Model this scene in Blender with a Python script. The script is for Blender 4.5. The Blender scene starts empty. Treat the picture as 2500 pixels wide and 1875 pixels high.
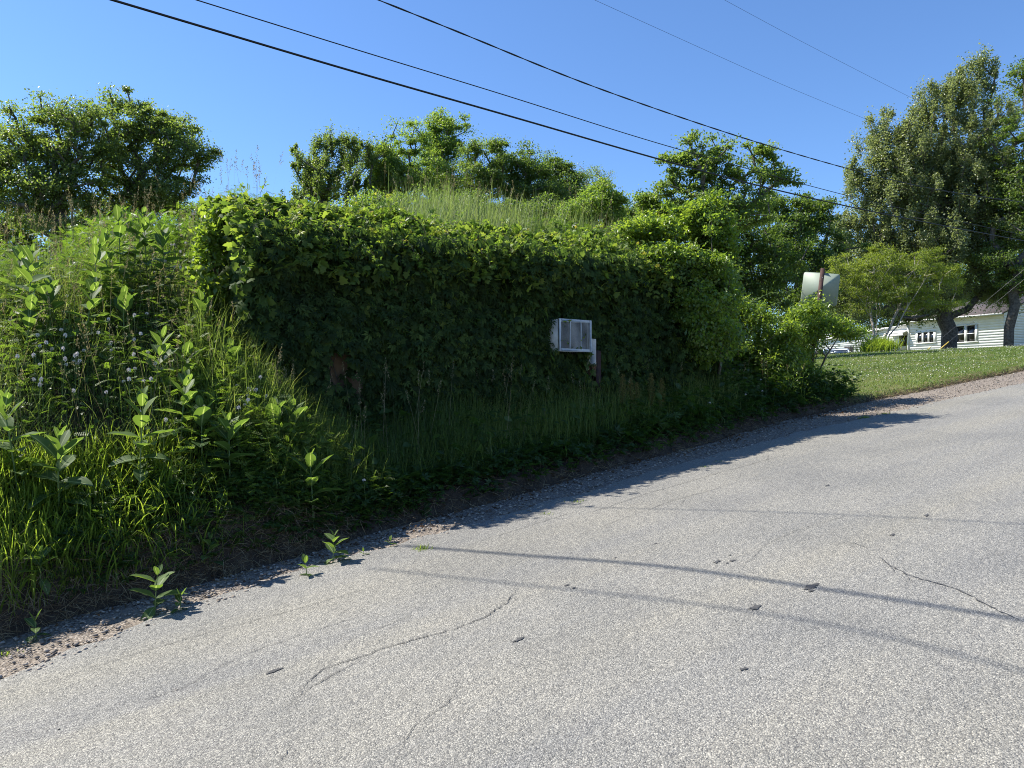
import bpy, math
import numpy as np
from mathutils import Vector, Matrix
sc = bpy.context.scene
col = sc.collection
R = math.radians
# ------------------------------------------------------------------ camera, sky, sun, exposure
cd = bpy.data.cameras.new('camera'); cam = bpy.data.objects.new('camera', cd); col.objects.link(cam)
cd.sensor_fit = 'HORIZONTAL'; cd.sensor_width = 36; cd.lens = 36 * 1785 / 2500
cd.clip_start = .05; cd.clip_end = 6000
cam.location = (0, 0, 1.6); cam.rotation_euler = (R(90), 0, 0)
sc.camera = cam
SUN_EL, SUN_AZ = R(49), R(-77)              # azimuth from +Y towards +X
SD = Vector((math.sin(SUN_AZ) * math.cos(SUN_EL), math.cos(SUN_AZ) * math.cos(SUN_EL), math.sin(SUN_EL)))
wd = bpy.data.worlds.new('World'); sc.world = wd; wd.use_nodes = True
nt = wd.node_tree
bg = nt.nodes['Background']
sky = nt.nodes.new('ShaderNodeTexSky'); sky.sky_type = 'NISHITA'; sky.sun_disc = False
sky.sun_elevation = SUN_EL; sky.sun_rotation = SUN_AZ
sky.air_density = 1.0; sky.dust_density = 0.1; sky.ozone_density = 6.0
tn = nt.nodes.new('ShaderNodeMix'); tn.data_type = 'RGBA'; tn.blend_type = 'MULTIPLY'; tn.inputs[0].default_value = 1; tn.inputs[7].default_value = (.80, .92, 1.05, 1)
nt.links.new(sky.outputs[0], tn.inputs[6]); nt.links.new(tn.outputs[2], bg.inputs[0]); bg.inputs[1].default_value = 0.100
ld = bpy.data.lights.new('sun', 'SUN'); sun = bpy.data.objects.new('sun', ld); col.objects.link(sun)
ld.energy = 4.9; ld.angle = R(.53); ld.color = (1, .95, .86)
sun.rotation_euler = (-SD).to_track_quat('-Z', 'Y').to_euler(); sun.location = (-20, 10, 30)
sc.view_settings.view_transform = 'Standard'; sc.view_settings.look = 'None'
sc.view_settings.exposure = 1.02; sc.view_settings.gamma = 1
sc.cycles.max_bounces = 6; sc.cycles.transmission_bounces = 4; sc.cycles.diffuse_bounces = 3
sc.cycles.use_denoising = True; sc.cycles.denoising_input_passes = 'RGB_ALBEDO_NORMAL'; sc.cycles.denoising_prefilter = 'NONE'; sc.cycles.filter_width = 1.0

# ------------------------------------------------------------------ helpers
F_ = 1785.
CA, SA = math.cos(R(36)), math.sin(R(36))
rng = np.random.default_rng(7)
def xy(s, w): return CA * s - SA * w, SA * s + CA * w
def sw(x, y): return CA * x + SA * y, -SA * x + CA * y
def ss(a, b, x):
    t = np.clip((np.asarray(x, float) - a) / (b - a), 0, 1); return t * t * (3 - 2 * t)
def sp(x, k): return k * np.logaddexp(0, np.asarray(x, float) / k)
def hsh(i, j, k):
    n = np.sin(i * 127.1 + j * 311.7 + k * 74.7) * 43758.5453
    return n - np.floor(n)
def vn(x, y, k=0):
    x = np.asarray(x, float); y = np.asarray(y, float)
    i, j = np.floor(x), np.floor(y); u, v = x - i, y - j
    u = u * u * (3 - 2 * u); v = v * v * (3 - 2 * v)
    return (hsh(i, j, k) * (1 - u) + hsh(i + 1, j, k) * u) * (1 - v) + (hsh(i, j + 1, k) * (1 - u) + hsh(i + 1, j + 1, k) * u) * v
TB = np.array([(-40, 5.3), (-5, 5.3), (0, 5.5), (.55, 5.66), (1.34, 5.72), (2, 5.75), (2.8, 5.95), (3.9, 6.02), (5.35, 6.2), (7.7, 6.42), (10, 6.72), (11.7, 6.75),
               (13.2, 6.82), (14, 6.75), (16.2, 6.65), (19, 6.55), (30, 6.5), (90, 6.5)])
TA = np.array([(-40, 4.7), (-5, 4.7), (.08, 4.8), (.6, 4.99), (1.1, 5.2), (1.83, 5.32), (2.9, 5.42), (4.2, 5.5), (6.2, 5.7), (8.7, 5.85), (12.7, 5.74), (16.2, 5.56), (30, 5.5), (90, 5.5)])
def WB(s): return np.interp(s, TB[:, 0], TB[:, 1]) + .10 * (vn(s * 1.7, 3.3, 5) - .5)
def WA(s): return np.interp(s, TA[:, 0], TA[:, 1])
def base(s): return .1 * s - .065 * sp(s - 28, 2.5) + .06 * sp(-15 - np.asarray(s), 4)
WF = 7.5                                    # facade plane of the overgrown building
def H(x, y):
    x = np.asarray(x, float); y = np.asarray(y, float)
    s, w = sw(x, y)
    b = base(s); e = w - WB(s); ep = np.maximum(e, 0)
    lf = ss(2.9, 1.8, s)
    left = .22 * ss(0, .22, e) + 2.7 * np.tanh(.86 * ep / 2.7)
    mid = .18 * ss(0, .2, e) + .4 * ss(.2, 1.5, e)
    rt = ss(10.5, 13.2, s)
    z = lf * left + (1 - lf) * ((1 - rt) * mid + rt * .09 * ss(0, .12, e))
    z = z * ss(40, 20, np.abs(w)) + b
    zm = 3.0 + 1.42 * np.exp(-((s - 6.3) / 4.2) ** 2 - ((w - 12.2) / 4.0) ** 2)
    kk = ss(2.25, 2.0, s); m1 = ss(WF + .15 - .6 * kk, WF + .35 + 3.2 * kk, w) * ss(-.6, 2.3, s) * ss(9.6, 9.2, s)
    m2 = ss(.2, 3.0, e) * ss(13.0, 9.2, s) * ss(8.9, 9.3, s)
    m = np.maximum(m1, m2) * ss(26, 17, w)
    z = z * (1 - m) + np.maximum(zm, z) * m
    z = z + .05 * (vn(x * 1.3, y * 1.3, 1) - .5) * ss(.1, 1, e) + .02 * (vn(x * 6, y * 6, 2) - .5) * ss(0, .1, e)
    z = z - 1.15 * np.exp(-((x - 20.) / 5) ** 2 - ((y - 46.) / 6) ** 2)
    return z
def ray(px, py, t): return (px - 1250) / F_ * t, t, 1.6 + (937.5 - py) / F_ * t
TS = np.concatenate([np.arange(2, 30, .02), np.arange(30, 120, .1)])
def top_at(px, py, h=0.):
    """ground point whose plant of height h tops out on this line of sight"""
    X, Y, Z = ray(px, py, TS)
    k = np.argmax(H(X, Y) + h >= Z)
    return float(X[k]), float(Y[k]), float(H(X[k], Y[k]))

def tag(o, label=None, cat=None, group=None, kind=None):
    if label: o['label'] = label
    if cat: o['category'] = cat
    if group: o['group'] = group
    if kind: o['kind'] = kind
    return o
def empty(name, loc, label=None, cat=None, group=None, rz=0):
    o = bpy.data.objects.new(name, None); col.objects.link(o); o.location = loc; o.rotation_euler.z = rz
    o.empty_display_size = .1
    return tag(o, label, cat, group)
def npmesh(name, V, Fs, mat, parent=None, rnd=None, smooth=False, vein=None):
    """V (N,3); Fs: list of index arrays (M,k)"""
    if not isinstance(Fs, (list, tuple)): Fs = [Fs]
    Fs = [np.asarray(f, np.int32) for f in Fs if len(f)]
    me = bpy.data.meshes.new(name)
    V = np.ascontiguousarray(V, np.float32)
    me.vertices.add(len(V)); me.vertices.foreach_set('co', V.ravel())
    li = np.concatenate([f.ravel() for f in Fs])
    tot = np.concatenate([np.full(len(f), f.shape[1], np.int32) for f in Fs])
    st = np.concatenate([[0], np.cumsum(tot)[:-1]]).astype(np.int32)
    me.loops.add(len(li)); me.loops.foreach_set('vertex_index', li)
    me.polygons.add(len(tot)); me.polygons.foreach_set('loop_start', st); me.polygons.foreach_set('loop_total', tot)
    if smooth: me.polygons.foreach_set('use_smooth', np.ones(len(tot), bool))
    for nm, a in (('rnd', rnd), ('vein', vein)):
        if a is not None:
            at = me.attributes.new(nm, 'FLOAT', 'POINT'); at.data.foreach_set('value', np.ascontiguousarray(a, np.float32))
    me.update(calc_edges=True)
    if mat: me.materials.append(mat)
    o = bpy.data.objects.new(name, me); col.objects.link(o)
    if parent: o.parent = parent
    return o
class MB:
    """collects boxes, tubes and polygons into one mesh"""
    def __init__(s): s.v = []; s.f = {}; s.n = 0
    def add(s, V, F):
        V = np.asarray(V, float).reshape(-1, 3); s.v.append(V)
        for f in F: s.f.setdefault(len(f), []).append([i + s.n for i in f])
        s.n += len(V)
    def box(s, lo, hi, M=None, bev=0.):
        x0, y0, z0 = lo; x1, y1, z1 = hi
        if bev:
            V = []; b = bev
            for (x, sx) in ((x0, 1), (x1, -1)):
                for (y, sy) in ((y0, 1), (y1, -1)):
                    for (z, sz) in ((z0, 1), (z1, -1)):
                        V += [(x, y + sy * b, z + sz * b), (x + sx * b, y, z + sz * b), (x + sx * b, y + sy * b, z)]
            i = lambda a, b_, c, k: (a * 4 + b_ * 2 + c) * 3 + k
            Fq = []; Ft = []
            for k, (A, B) in enumerate(((1, 2), (0, 2), (0, 1))):
                for side in (0, 1):
                    q = []
                    for (p, r_) in ((0, 0), (1, 0), (1, 1), (0, 1)):
                        c = [0, 0, 0]; c[k] = side; c[A] = p; c[B] = r_; q.append(i(*c, k))
                    Fq.append(q if (side ^ (k == 1)) else q[::-1])
            for k in range(3):
                A, B = [a for a in range(3) if a != k]
                for p in (0, 1):
                    for r_ in (0, 1):
                        c0 = [0, 0, 0]; c0[A] = p; c0[B] = r_; c1 = list(c0); c1[k] = 1
                        Fq.append([i(*c0, A), i(*c1, A), i(*c1, B), i(*c0, B)])
            for a in (0, 1):
                for b_ in (0, 1):
                    for c in (0, 1): Ft.append([i(a, b_, c, 0), i(a, b_, c, 1), i(a, b_, c, 2)])
            F = Fq + Ft
        else:
            V = [(x0, y0, z0), (x1, y0, z0), (x1, y1, z0), (x0, y1, z0), (x0, y0, z1), (x1, y0, z1), (x1, y1, z1), (x0, y1, z1)]
            F = [(3, 2, 1, 0), (4, 5, 6, 7), (0, 1, 5, 4), (1, 2, 6, 5), (2, 3, 7, 6), (3, 0, 4, 7)]
        V = np.array(V, float)
        if M is not None: V = V @ np.array(M.to_3x3()).T + np.array(M.translation)
        s.add(V, F)
    def tube(s, P, r, n=6, cap=True):
        P = np.asarray(P, float); k = len(P); r = np.broadcast_to(np.asarray(r, float), (k,))
        T = np.gradient(P, axis=0); T /= np.linalg.norm(T, axis=1)[:, None] + 1e-9
        up = np.where(np.abs(T[:, 2:3]) > .9, np.array([[1., 0, 0]]), np.array([[0, 0, 1.]]))
        A = np.cross(T, up); A /= np.linalg.norm(A, axis=1)[:, None]; B = np.cross(T, A)
        th = np.arange(n) / n * 2 * math.pi
        V = P[:, None] + r[:, None, None] * (np.cos(th)[None, :, None] * A[:, None] + np.sin(th)[None, :, None] * B[:, None])
        Fq = [(i * n + j, i * n + (j + 1) % n, (i + 1) * n + (j + 1) % n, (i + 1) * n + j) for i in range(k - 1) for j in range(n)]
        if cap: Fq += [tuple(range(n)), tuple((k - 1) * n + j for j in range(n))[::-1]]
        s.add(V.reshape(-1, 3), Fq)
    def prism(s, P2, lo, hi, fn):
        """extrude polygon P2 between lo and hi; fn(a,b,d)->xyz"""
        n = len(P2); V = [fn(a, b, lo) for a, b in P2] + [fn(a, b, hi) for a, b in P2]
        s.add(V, [tuple(range(n))[::-1], tuple(range(n, 2 * n))] + [(i, (i + 1) % n, n + (i + 1) % n, n + i) for i in range(n)])
    def build(s, name, mat, parent=None, smooth=False, origin=None):
        V = np.concatenate(s.v)
        if origin is not None: V = V - np.array(origin)
        o = npmesh(name, V, [np.array(f) for f in s.f.values()], mat, parent, smooth=smooth)
        return o
def scatter(TV, TF, pos, Rm, scl, trnd=None):
    """copy one template (k,3)/(m,j) to n places -> V, F"""
    n, k = len(pos), len(TV)
    V = np.einsum('nij,kj->nki', Rm * np.asarray(scl).reshape(-1, 1, 1), TV) + pos[:, None]
    Fs = [(f[None] + (np.arange(n) * k)[:, None, None]).reshape(-1, f.shape[1]) for f in TF]
    return V.reshape(-1, 3), Fs
def merge(parts):
    """parts of (V, Fs, rnd)"""
    Vs, byk, rs, n = [], {}, [], 0
    for V, Fs, r in parts:
        Vs.append(V); rs.append(r)
        for f in Fs: byk.setdefault(f.shape[1], []).append(f + n)
        n += len(V)
    return np.concatenate(Vs), [np.concatenate(f) for f in byk.values()], np.concatenate(rs)
def nrm(a): return a / (np.linalg.norm(a, axis=-1, keepdims=True) + 1e-9)
def frames(nx, up):
    """leaf frames: local +Y = tip direction nx, local +Z close to up"""
    y = nrm(nx); x = nrm(np.cross(y, up)); z = np.cross(x, y)
    return np.stack([x, y, z], -1)
def rdir(n, r=rng): return nrm(r.normal(size=(n, 3)))

# ------------------------------------------------------------------ materials
def newmat(name):
    m = bpy.data.materials.new(name); m.use_nodes = True
    n = m.node_tree; n.nodes.clear()
    o = n.nodes.new('ShaderNodeOutputMaterial')
    return m, n, o
def N(n, t, **kw):
    d = n.nodes.new(t)
    for k, v in kw.items():
        if k.startswith('i'): d.inputs[int(k[1:])].default_value = v
        else: setattr(d, k, v)
    return d
def ramp(n, fac, stops, interp='LINEAR'):
    r = n.nodes.new('ShaderNodeValToRGB'); r.color_ramp.interpolation = interp
    e = r.color_ramp.elements
    while len(e) < len(stops): e.new(.5)
    for i, (p, c) in enumerate(stops):
        e[i].position = p; e[i].color = (*c, 1) if len(c) == 3 else c
    n.links.new(fac, r.inputs[0]); return r.outputs[0]
def mixc(n, fac, a, b, bt='MIX'):
    m = n.nodes.new('ShaderNodeMix'); m.data_type = 'RGBA'; m.blend_type = bt
    for sck, v in ((m.inputs[0], fac), (m.inputs[6], a), (m.inputs[7], b)):
        if isinstance(v, (int, float)): sck.default_value = v
        elif isinstance(v, tuple): sck.default_value = (*v, 1)
        else: n.links.new(v, sck)
    return m.outputs[2]
def noise(n, scale, detail=4, rough=.55, vec=None, dist=0.):
    t = N(n, 'ShaderNodeTexNoise'); t.inputs['Scale'].default_value = scale; t.inputs['Detail'].default_value = detail
    t.inputs['Roughness'].default_value = rough; t.inputs['Distortion'].default_value = dist
    if vec is not None: n.links.new(vec, t.inputs['Vector'])
    return t.outputs['Fac']
def leafmat(name, cols, trans, tm=.42, rough=.45, spec=.35, vein=None):
    m, n, o = newmat(name)
    at = N(n, 'ShaderNodeAttribute', attribute_name='rnd')
    k = len(cols) - 1
    c = ramp(n, at.outputs['Fac'], [(i / k, cc) for i, cc in enumerate(cols)])
    if vein:
        av = N(n, 'ShaderNodeAttribute', attribute_name='vein')
        f = ramp(n, av.outputs['Fac'], [(.86, (0, 0, 0)), (1, (.8, .8, .8))])
        c = mixc(n, f, c, vein)
    p = N(n, 'ShaderNodeBsdfPrincipled'); p.inputs['Roughness'].default_value = rough
    p.inputs['Specular IOR Level'].default_value = spec
    n.links.new(c, p.inputs['Base Color'])
    t = N(n, 'ShaderNodeBsdfTranslucent')
    tc = mixc(n, 1., c, trans, 'MULTIPLY'); n.links.new(tc, t.inputs[0])
    x = N(n, 'ShaderNodeMixShader'); x.inputs[0].default_value = tm
    n.links.new(p.outputs[0], x.inputs[1]); n.links.new(t.outputs[0], x.inputs[2]); n.links.new(x.outputs[0], o.inputs[0])
    return m
def solid(name, c, rough=.6, metal=0., spec=.4, var=0., scale=8., bump=0., c2=None):
    m, n, o = newmat(name)
    p = N(n, 'ShaderNodeBsdfPrincipled'); p.inputs['Roughness'].default_value = rough; p.inputs['Metallic'].default_value = metal
    p.inputs['Specular IOR Level'].default_value = spec
    if var or c2 is not None:
        tc = N(n, 'ShaderNodeTexCoord').outputs['Object']
        f = noise(n, scale, 6, .6, tc)
        d = c2 if c2 is not None else tuple(a * (1 - var) for a in c)
        cc = ramp(n, f, [(.36, d), (.62, c)])
        n.links.new(cc, p.inputs['Base Color'])
        if bump:
            b = N(n, 'ShaderNodeBump'); b.inputs['Strength'].default_value = bump; b.inputs['Distance'].default_value = .02
            n.links.new(f, b.inputs['Height']); n.links.new(b.outputs[0], p.inputs['Normal'])
    else: p.inputs['Base Color'].default_value = (*c, 1)
    n.links.new(p.outputs[0], o.inputs[0])
    return m
M = {}
M['vine'] = leafmat('vine_leaf', [(0.027, 0.046, 0.017), (0.041, 0.071, 0.022), (0.067, 0.104, 0.029), (0.098, 0.14, 0.037), (0.14, 0.177, 0.043)], (3.2, 3.3, 1.4), .4, .6, .12)
M['newvine'] = leafmat('young_vine_leaf', [(.09, .16, .025), (.13, .20, .03), (.19, .24, .04), (.28, .24, .06)], (2.2, 2.2, 1.2), .42, .45)
M['milk'] = leafmat('milkweed_leaf', [(0.05, 0.088, 0.031), (0.075, 0.123, 0.037), (0.11, 0.165, 0.05)], (2.7, 2.7, 1.0), .38, .58, .22, vein=(.30, .36, .20))
M['grass'] = leafmat('grass_blade', [(0.046, 0.075, 0.028), (0.086, 0.127, 0.039), (0.138, 0.19, 0.052), (0.253, 0.276, 0.115)], (2.6, 2.6, 1.3), .4, .5, .25)
M['lush'] = leafmat('lush_grass_blade', [(.085, .13, .026), (.125, .18, .034), (.18, .235, .05)], (3.0, 2.9, 1.2), .5, .45, .25)
M['mgrass'] = leafmat('mound_grass_blade', [(.09, .14, .04), (.14, .19, .06), (.20, .24, .09)], (2.2, 2.2, 1.4), .36, .55)
M['lawn'] = leafmat('lawn_blade', [(.06, .105, .024), (.095, .15, .034), (.14, .195, .05), (.22, .24, .08)], (2.0, 2.0, 1.1), .33, .55)
M['vetch'] = leafmat('vetch_leaf', [(0.057, 0.103, 0.025), (0.098, 0.155, 0.032), (0.149, 0.213, 0.039)], (2.6, 2.6, 1.0), .4, .5)
M['weed'] = leafmat('weed_leaf', [(.024, .048, .014), (.042, .078, .018), (.07, .115, .024)], (3.0, 3.0, 1.1), .38, .45)
M['dry'] = leafmat('dry_grass', [(.10, .07, .045), (.20, .15, .09), (.34, .27, .16)], (1.2, 1.1, .9), .2, .8, .15)
M['litter'] = leafmat('dead_leaf', [(.06, .035, .02), (.11, .06, .03), (.18, .11, .06)], (1.2, 1., .7), .15, .8, .15)
M['seed'] = leafmat('seed_head', [(.16, .15, .08), (.26, .23, .13), (.36, .30, .18)], (1.5, 1.4, 1.), .3, .7, .2)
M['dock'] = leafmat('dock_seed', [(.10, .11, .03), (.16, .14, .04), (.20, .15, .05)], (1.5, 1.4, 1.), .25, .7, .2)
M['stem'] = solid('green_stem', (.14, .20, .06), .6, var=.3)
M['petal'] = solid('pale_petal', (.80, .74, .70), .7, var=.1, scale=60)
M['white_petal'] = solid('white_petal', (.72, .68, .66), .7, var=.2, scale=60)
M['bark'] = solid('grey_bark', (.13, .115, .10), .9, c2=(.05, .042, .036), scale=9, bump=.6)
M['bark2'] = solid('pale_bark', (.42, .38, .33), .9, c2=(.22, .19, .16), scale=9, bump=.5)
def treemat(k, cols, tr, tm=.38, rough=.42, spec=.4): M[k] = leafmat(k, cols, tr, tm, rough, spec)
treemat('oak_leaf', [(0.071, 0.104, 0.037), (0.104, 0.144, 0.046), (0.14, 0.183, 0.061)], (3.0, 3.0, 1.2), .45)
treemat('dark_leaf', [(0.049, 0.081, 0.024), (0.076, 0.117, 0.033), (0.11, 0.156, 0.044)], (3.2, 3.2, 1.2), .42)
treemat('mid_leaf', [(0.083, 0.132, 0.034), (0.122, 0.183, 0.046), (0.165, 0.2, 0.059)], (3.0, 3.0, 1.1), .45)
treemat('maple_leaf', [(0.113, 0.138, 0.062), (0.147, 0.175, 0.079), (0.186, 0.215, 0.104)], (2.5, 2.5, 1.5), .44, .38, .5)
treemat('ash_leaf', [(0.073, 0.116, 0.033), (0.107, 0.159, 0.044), (0.146, 0.2, 0.059)], (3.0, 2.9, 1.2), .44)
treemat('peach_leaf', [(.11, .155, .03), (.155, .205, .04), (.20, .25, .055)], (2.5, 2.4, 1.), .45)
treemat('shrub_leaf', [(0.072, 0.126, 0.029), (0.114, 0.174, 0.036), (0.18, 0.24, 0.05)], (3.0, 2.8, 1.0), .47, .33, .55)
treemat('locust_leaf', [(.085, .16, .022), (.125, .21, .03), (.17, .26, .04)], (2.4, 2.4, 1.), .42)

def ground_mat():
    m, n, o = newmat('ground_soil')
    g = N(n, 'ShaderNodeNewGeometry'); pos = g.outputs['Position']
    a = N(n, 'ShaderNodeAttribute', attribute_name='rnd').outputs['Fac']     # 0 bare earth, .5 weedy bank, 1 mown lawn
    f1 = noise(n, 9, 8, .65, pos); f2 = noise(n, .7, 4, .5, pos)
    soil = ramp(n, f1, [(.3, (.035, .026, .02)), (.55, (.075, .055, .04)), (.75, (.13, .10, .075))])
    bank = ramp(n, f1, [(.3, (.022, .022, .012)), (.7, (.05, .045, .022))])
    lawn = ramp(n, f1, [(.3, (.05, .075, .02)), (.7, (.11, .12, .04))])
    lawn = mixc(n, ramp(n, f2, [(.4, (0, 0, 0)), (.7, (.6, .6, .6))]), lawn, (.16, .14, .06))
    c = mixc(n, ramp(n, a, [(.1, (0, 0, 0)), (.4, (1, 1, 1))]), soil, bank)
    c = mixc(n, ramp(n, a, [(.6, (0, 0, 0)), (.9, (1, 1, 1))]), c, lawn)
    p = N(n, 'ShaderNodeBsdfPrincipled'); p.inputs['Roughness'].default_value = .95; p.inputs['Specular IOR Level'].default_value = .15
    b = N(n, 'ShaderNodeBump'); b.inputs['Strength'].default_value = .8; b.inputs['Distance'].default_value = .05
    n.links.new(f1, b.inputs['Height']); n.links.new(b.outputs[0], p.inputs['Normal'])
    n.links.new(c, p.inputs['Base Color']); n.links.new(p.outputs[0], o.inputs[0])
    return m
def chips(n, vec, scale):
    v = N(n, 'ShaderNodeTexVoronoi'); v.inputs['Scale'].default_value = scale; v.inputs['Randomness'].default_value = 1
    n.links.new(vec, v.inputs['Vector'])
    return v
def road_mat():
    m, n, o = newmat('chip_sealed_asphalt')
    tc = N(n, 'ShaderNodeTexCoord').outputs['UV']       # metres along / across the road
    v = chips(n, tc, 150); vf = chips(n, tc, 200)
    sep = N(n, 'ShaderNodeSeparateColor'); n.links.new(v.outputs['Color'], sep.inputs[0])
    cc = ramp(n, sep.outputs[0], [(0, (.15, .146, .139)), (.35, (.205, .20, .187)), (.7, (.262, .254, .235)), (.95, (.375, .36, .325))])
    gap = ramp(n, v.outputs['Distance'], [(.45, (1, 1, 1)), (.8, (.62, .62, .63))])
    c = mixc(n, 1., cc, gap, 'MULTIPLY')
    fine = ramp(n, noise(n, 150, 3, .6, tc), [(.3, (.7, .7, .7)), (.7, (1.25, 1.25, 1.25))])
    c = mixc(n, 1., c, fine, 'MULTIPLY')
    mp = N(n, 'ShaderNodeMapping'); mp.inputs['Scale'].default_value = (.07, .95, 1); n.links.new(tc, mp.inputs['Vector'])
    band = noise(n, 1.1, 5, .55, mp.outputs[0], .3)
    c = mixc(n, ramp(n, band, [(.42, (0, 0, 0)), (.64, (1, 1, 1))]), c, mixc(n, 1., c, (1.11, 1.08, 1.0), 'MULTIPLY'))
    c = mixc(n, ramp(n, band, [(.30, (1, 1, 1)), (.46, (0, 0, 0))]), c, mixc(n, 1., c, (.84, .84, .85), 'MULTIPLY'))
    c = mixc(n, 1., c, (1.0, 1.0, .98), 'MULTIPLY')
    blot = noise(n, .8, 6, .6, tc, .2)
    c = mixc(n, ramp(n, blot, [(.34, (1, 1, 1)), (.56, (0, 0, 0))]), c, mixc(n, 1., c, (.84, .85, .87), 'MULTIPLY'))
    # darker speckled wear
    w2 = noise(n, 3.2, 4, .6, tc)
    c = mixc(n, ramp(n, w2, [(.58, (0, 0, 0)), (.72, (.6, .6, .6))]), c, mixc(n, 1., c, (.84, .84, .84), 'MULTIPLY'))
    p = N(n, 'ShaderNodeBsdfPrincipled'); p.inputs['Roughness'].default_value = .75; p.inputs['Specular IOR Level'].default_value = .3
    b = N(n, 'ShaderNodeBump'); b.inputs['Strength'].default_value = .6; b.inputs['Distance'].default_value = .007; b.invert = True
    n.links.new(v.outputs['Distance'], b.inputs['Height'])
    b2 = N(n, 'ShaderNodeBump'); b2.inputs['Strength'].default_value = .35; b2.inputs['Distance'].default_value = .05
    n.links.new(noise(n, 14, 4, .6, tc), b2.inputs['Height']); n.links.new(b.outputs[0], b2.inputs['Normal'])
    n.links.new(b2.outputs[0], p.inputs['Normal'])
    n.links.new(c, p.inputs['Base Color']); n.links.new(p.outputs[0], o.inputs[0])
    return m
def shoulder_mat():
    m, n, o = newmat('gravel_and_dirt')
    tc = N(n, 'ShaderNodeTexCoord').outputs['UV']
    v = chips(n, tc, 55)
    sep = N(n, 'ShaderNodeSeparateColor'); n.links.new(v.outputs['Color'], sep.inputs[0])
    c = ramp(n, sep.outputs[0], [(0, (.14, .12, .10)), (.5, (.25, .218, .183)), (1, (.38, .335, .285))])
    gap = ramp(n, v.outputs['Distance'], [(.4, (1, 1, 1)), (.75, (.45, .42, .4))])
    c = mixc(n, 1., c, gap, 'MULTIPLY')
    d = noise(n, 3, 6, .65, tc)
    c = mixc(n, ramp(n, d, [(.42, (0, 0, 0)), (.62, (.85, .85, .85))]), c, mixc(n, noise(n, 40, 4, .6, tc), (.15, .125, .10), (.28, .24, .20)))
    p = N(n, 'ShaderNodeBsdfPrincipled'); p.inputs['Roughness'].default_value = .95; p.inputs['Specular IOR Level'].default_value = .15
    b = N(n, 'ShaderNodeBump'); b.inputs['Strength'].default_value = .9; b.inputs['Distance'].default_value = .012; b.invert = True
    n.links.new(v.outputs['Distance'], b.inputs['Height']); n.links.new(b.outputs[0], p.inputs['Normal'])
    n.links.new(c, p.inputs['Base Color']); n.links.new(p.outputs[0], o.inputs[0])
    return m
M['ground'] = ground_mat(); M['road'] = road_mat(); M['shoulder'] = shoulder_mat()
M['tar'] = solid('tar', (.075, .074, .073), .8, var=.4, scale=40)
M['stone'] = leafmat('gravel_stone', [(.14, .12, .10), (.25, .215, .18), (.37, .325, .28)], (.01, .01, .01), .0, .9, .2)
M['block'] = solid('tan_painted_wall', (.22, .145, .09), .9, c2=(.12, .075, .05), scale=5, bump=.3)
M['peel'] = solid('peeling_white_paint', (.58, .55, .50), .75, c2=(.40, .36, .31), scale=7)
M['rust'] = solid('rust', (.20, .085, .035), .9, c2=(.09, .035, .018), scale=14, bump=.4)
M['rustpost'] = solid('rusty_post', (.07, .034, .028), .8, c2=(.035, .02, .017), scale=20)
M['ac'] = solid('weathered_white_metal', (.62, .62, .60), .5, c2=(.47, .47, .46), scale=10)
M['acdark'] = solid('cooling_fins', (.06, .062, .07), .5, .3, var=.4, scale=30)
M['alu'] = solid('dull_aluminium', (.22, .27, .21), .55, .05, c2=(.25, .29, .24), scale=3)
M['wire'] = solid('black_cable', (.012, .012, .013), .55)
M['wiregrey'] = solid('steel_cable', (.16, .16, .165), .5, .3)
M['guard'] = solid('yellow_plastic', (.62, .46, .10), .5, var=.2)
M['siding'] = solid('white_siding', (.82, .82, .80), .6, c2=(.75, .75, .73), scale=2)
M['trim'] = solid('white_trim', (.74, .74, .70), .5, var=.08)
M['roof'] = solid('brown_shingle', (.115, .095, .09), .9, c2=(.08, .066, .062), scale=12, bump=.4)
M['glass'] = solid('window_glass', (.012, .014, .016), .08, 0, .6)
M['dark'] = solid('dark_opening', (.015, .014, .013), .8)
M['carpaint'] = solid('silver_blue_paint', (.40, .46, .56), .28, .5)
M['carglass'] = solid('car_glass', (.02, .03, .045), .05, 0, .8)
M['rubber'] = solid('rubber', (.015, .015, .015), .8)
M['lamp'] = solid('headlamp', (.75, .75, .75), .15)
M['conc'] = solid('grey_boards', (.24, .22, .21), .85, var=.3, scale=6)

# ------------------------------------------------------------------ ground, road, shoulder
def grid_faces(a, b, wrap=False):
    i, j = np.meshgrid(np.arange(a - 1), np.arange(b if wrap else b - 1), indexing='ij')
    j2 = (j + 1) % b
    return np.stack([i * b + j, (i + 1) * b + j, (i + 1) * b + j2, i * b + j2], -1).reshape(-1, 4)
rad = np.concatenate([np.linspace(.3, 3.4, 20), np.arange(3.5, 15, .055), np.arange(15, 60, .35), np.geomspace(60, 4500, 60)])
ang = np.sort(np.concatenate([np.arange(-50, 50, .25), np.arange(50, 310, 3.)]))
A_, Rr = np.meshgrid(np.radians(ang), rad)
gx, gy = (Rr * np.sin(A_)).ravel(), (Rr * np.cos(A_)).ravel()
gz = H(gx, gy)
gs, gw = sw(gx, gy); ge = gw - WB(gs)
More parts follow.
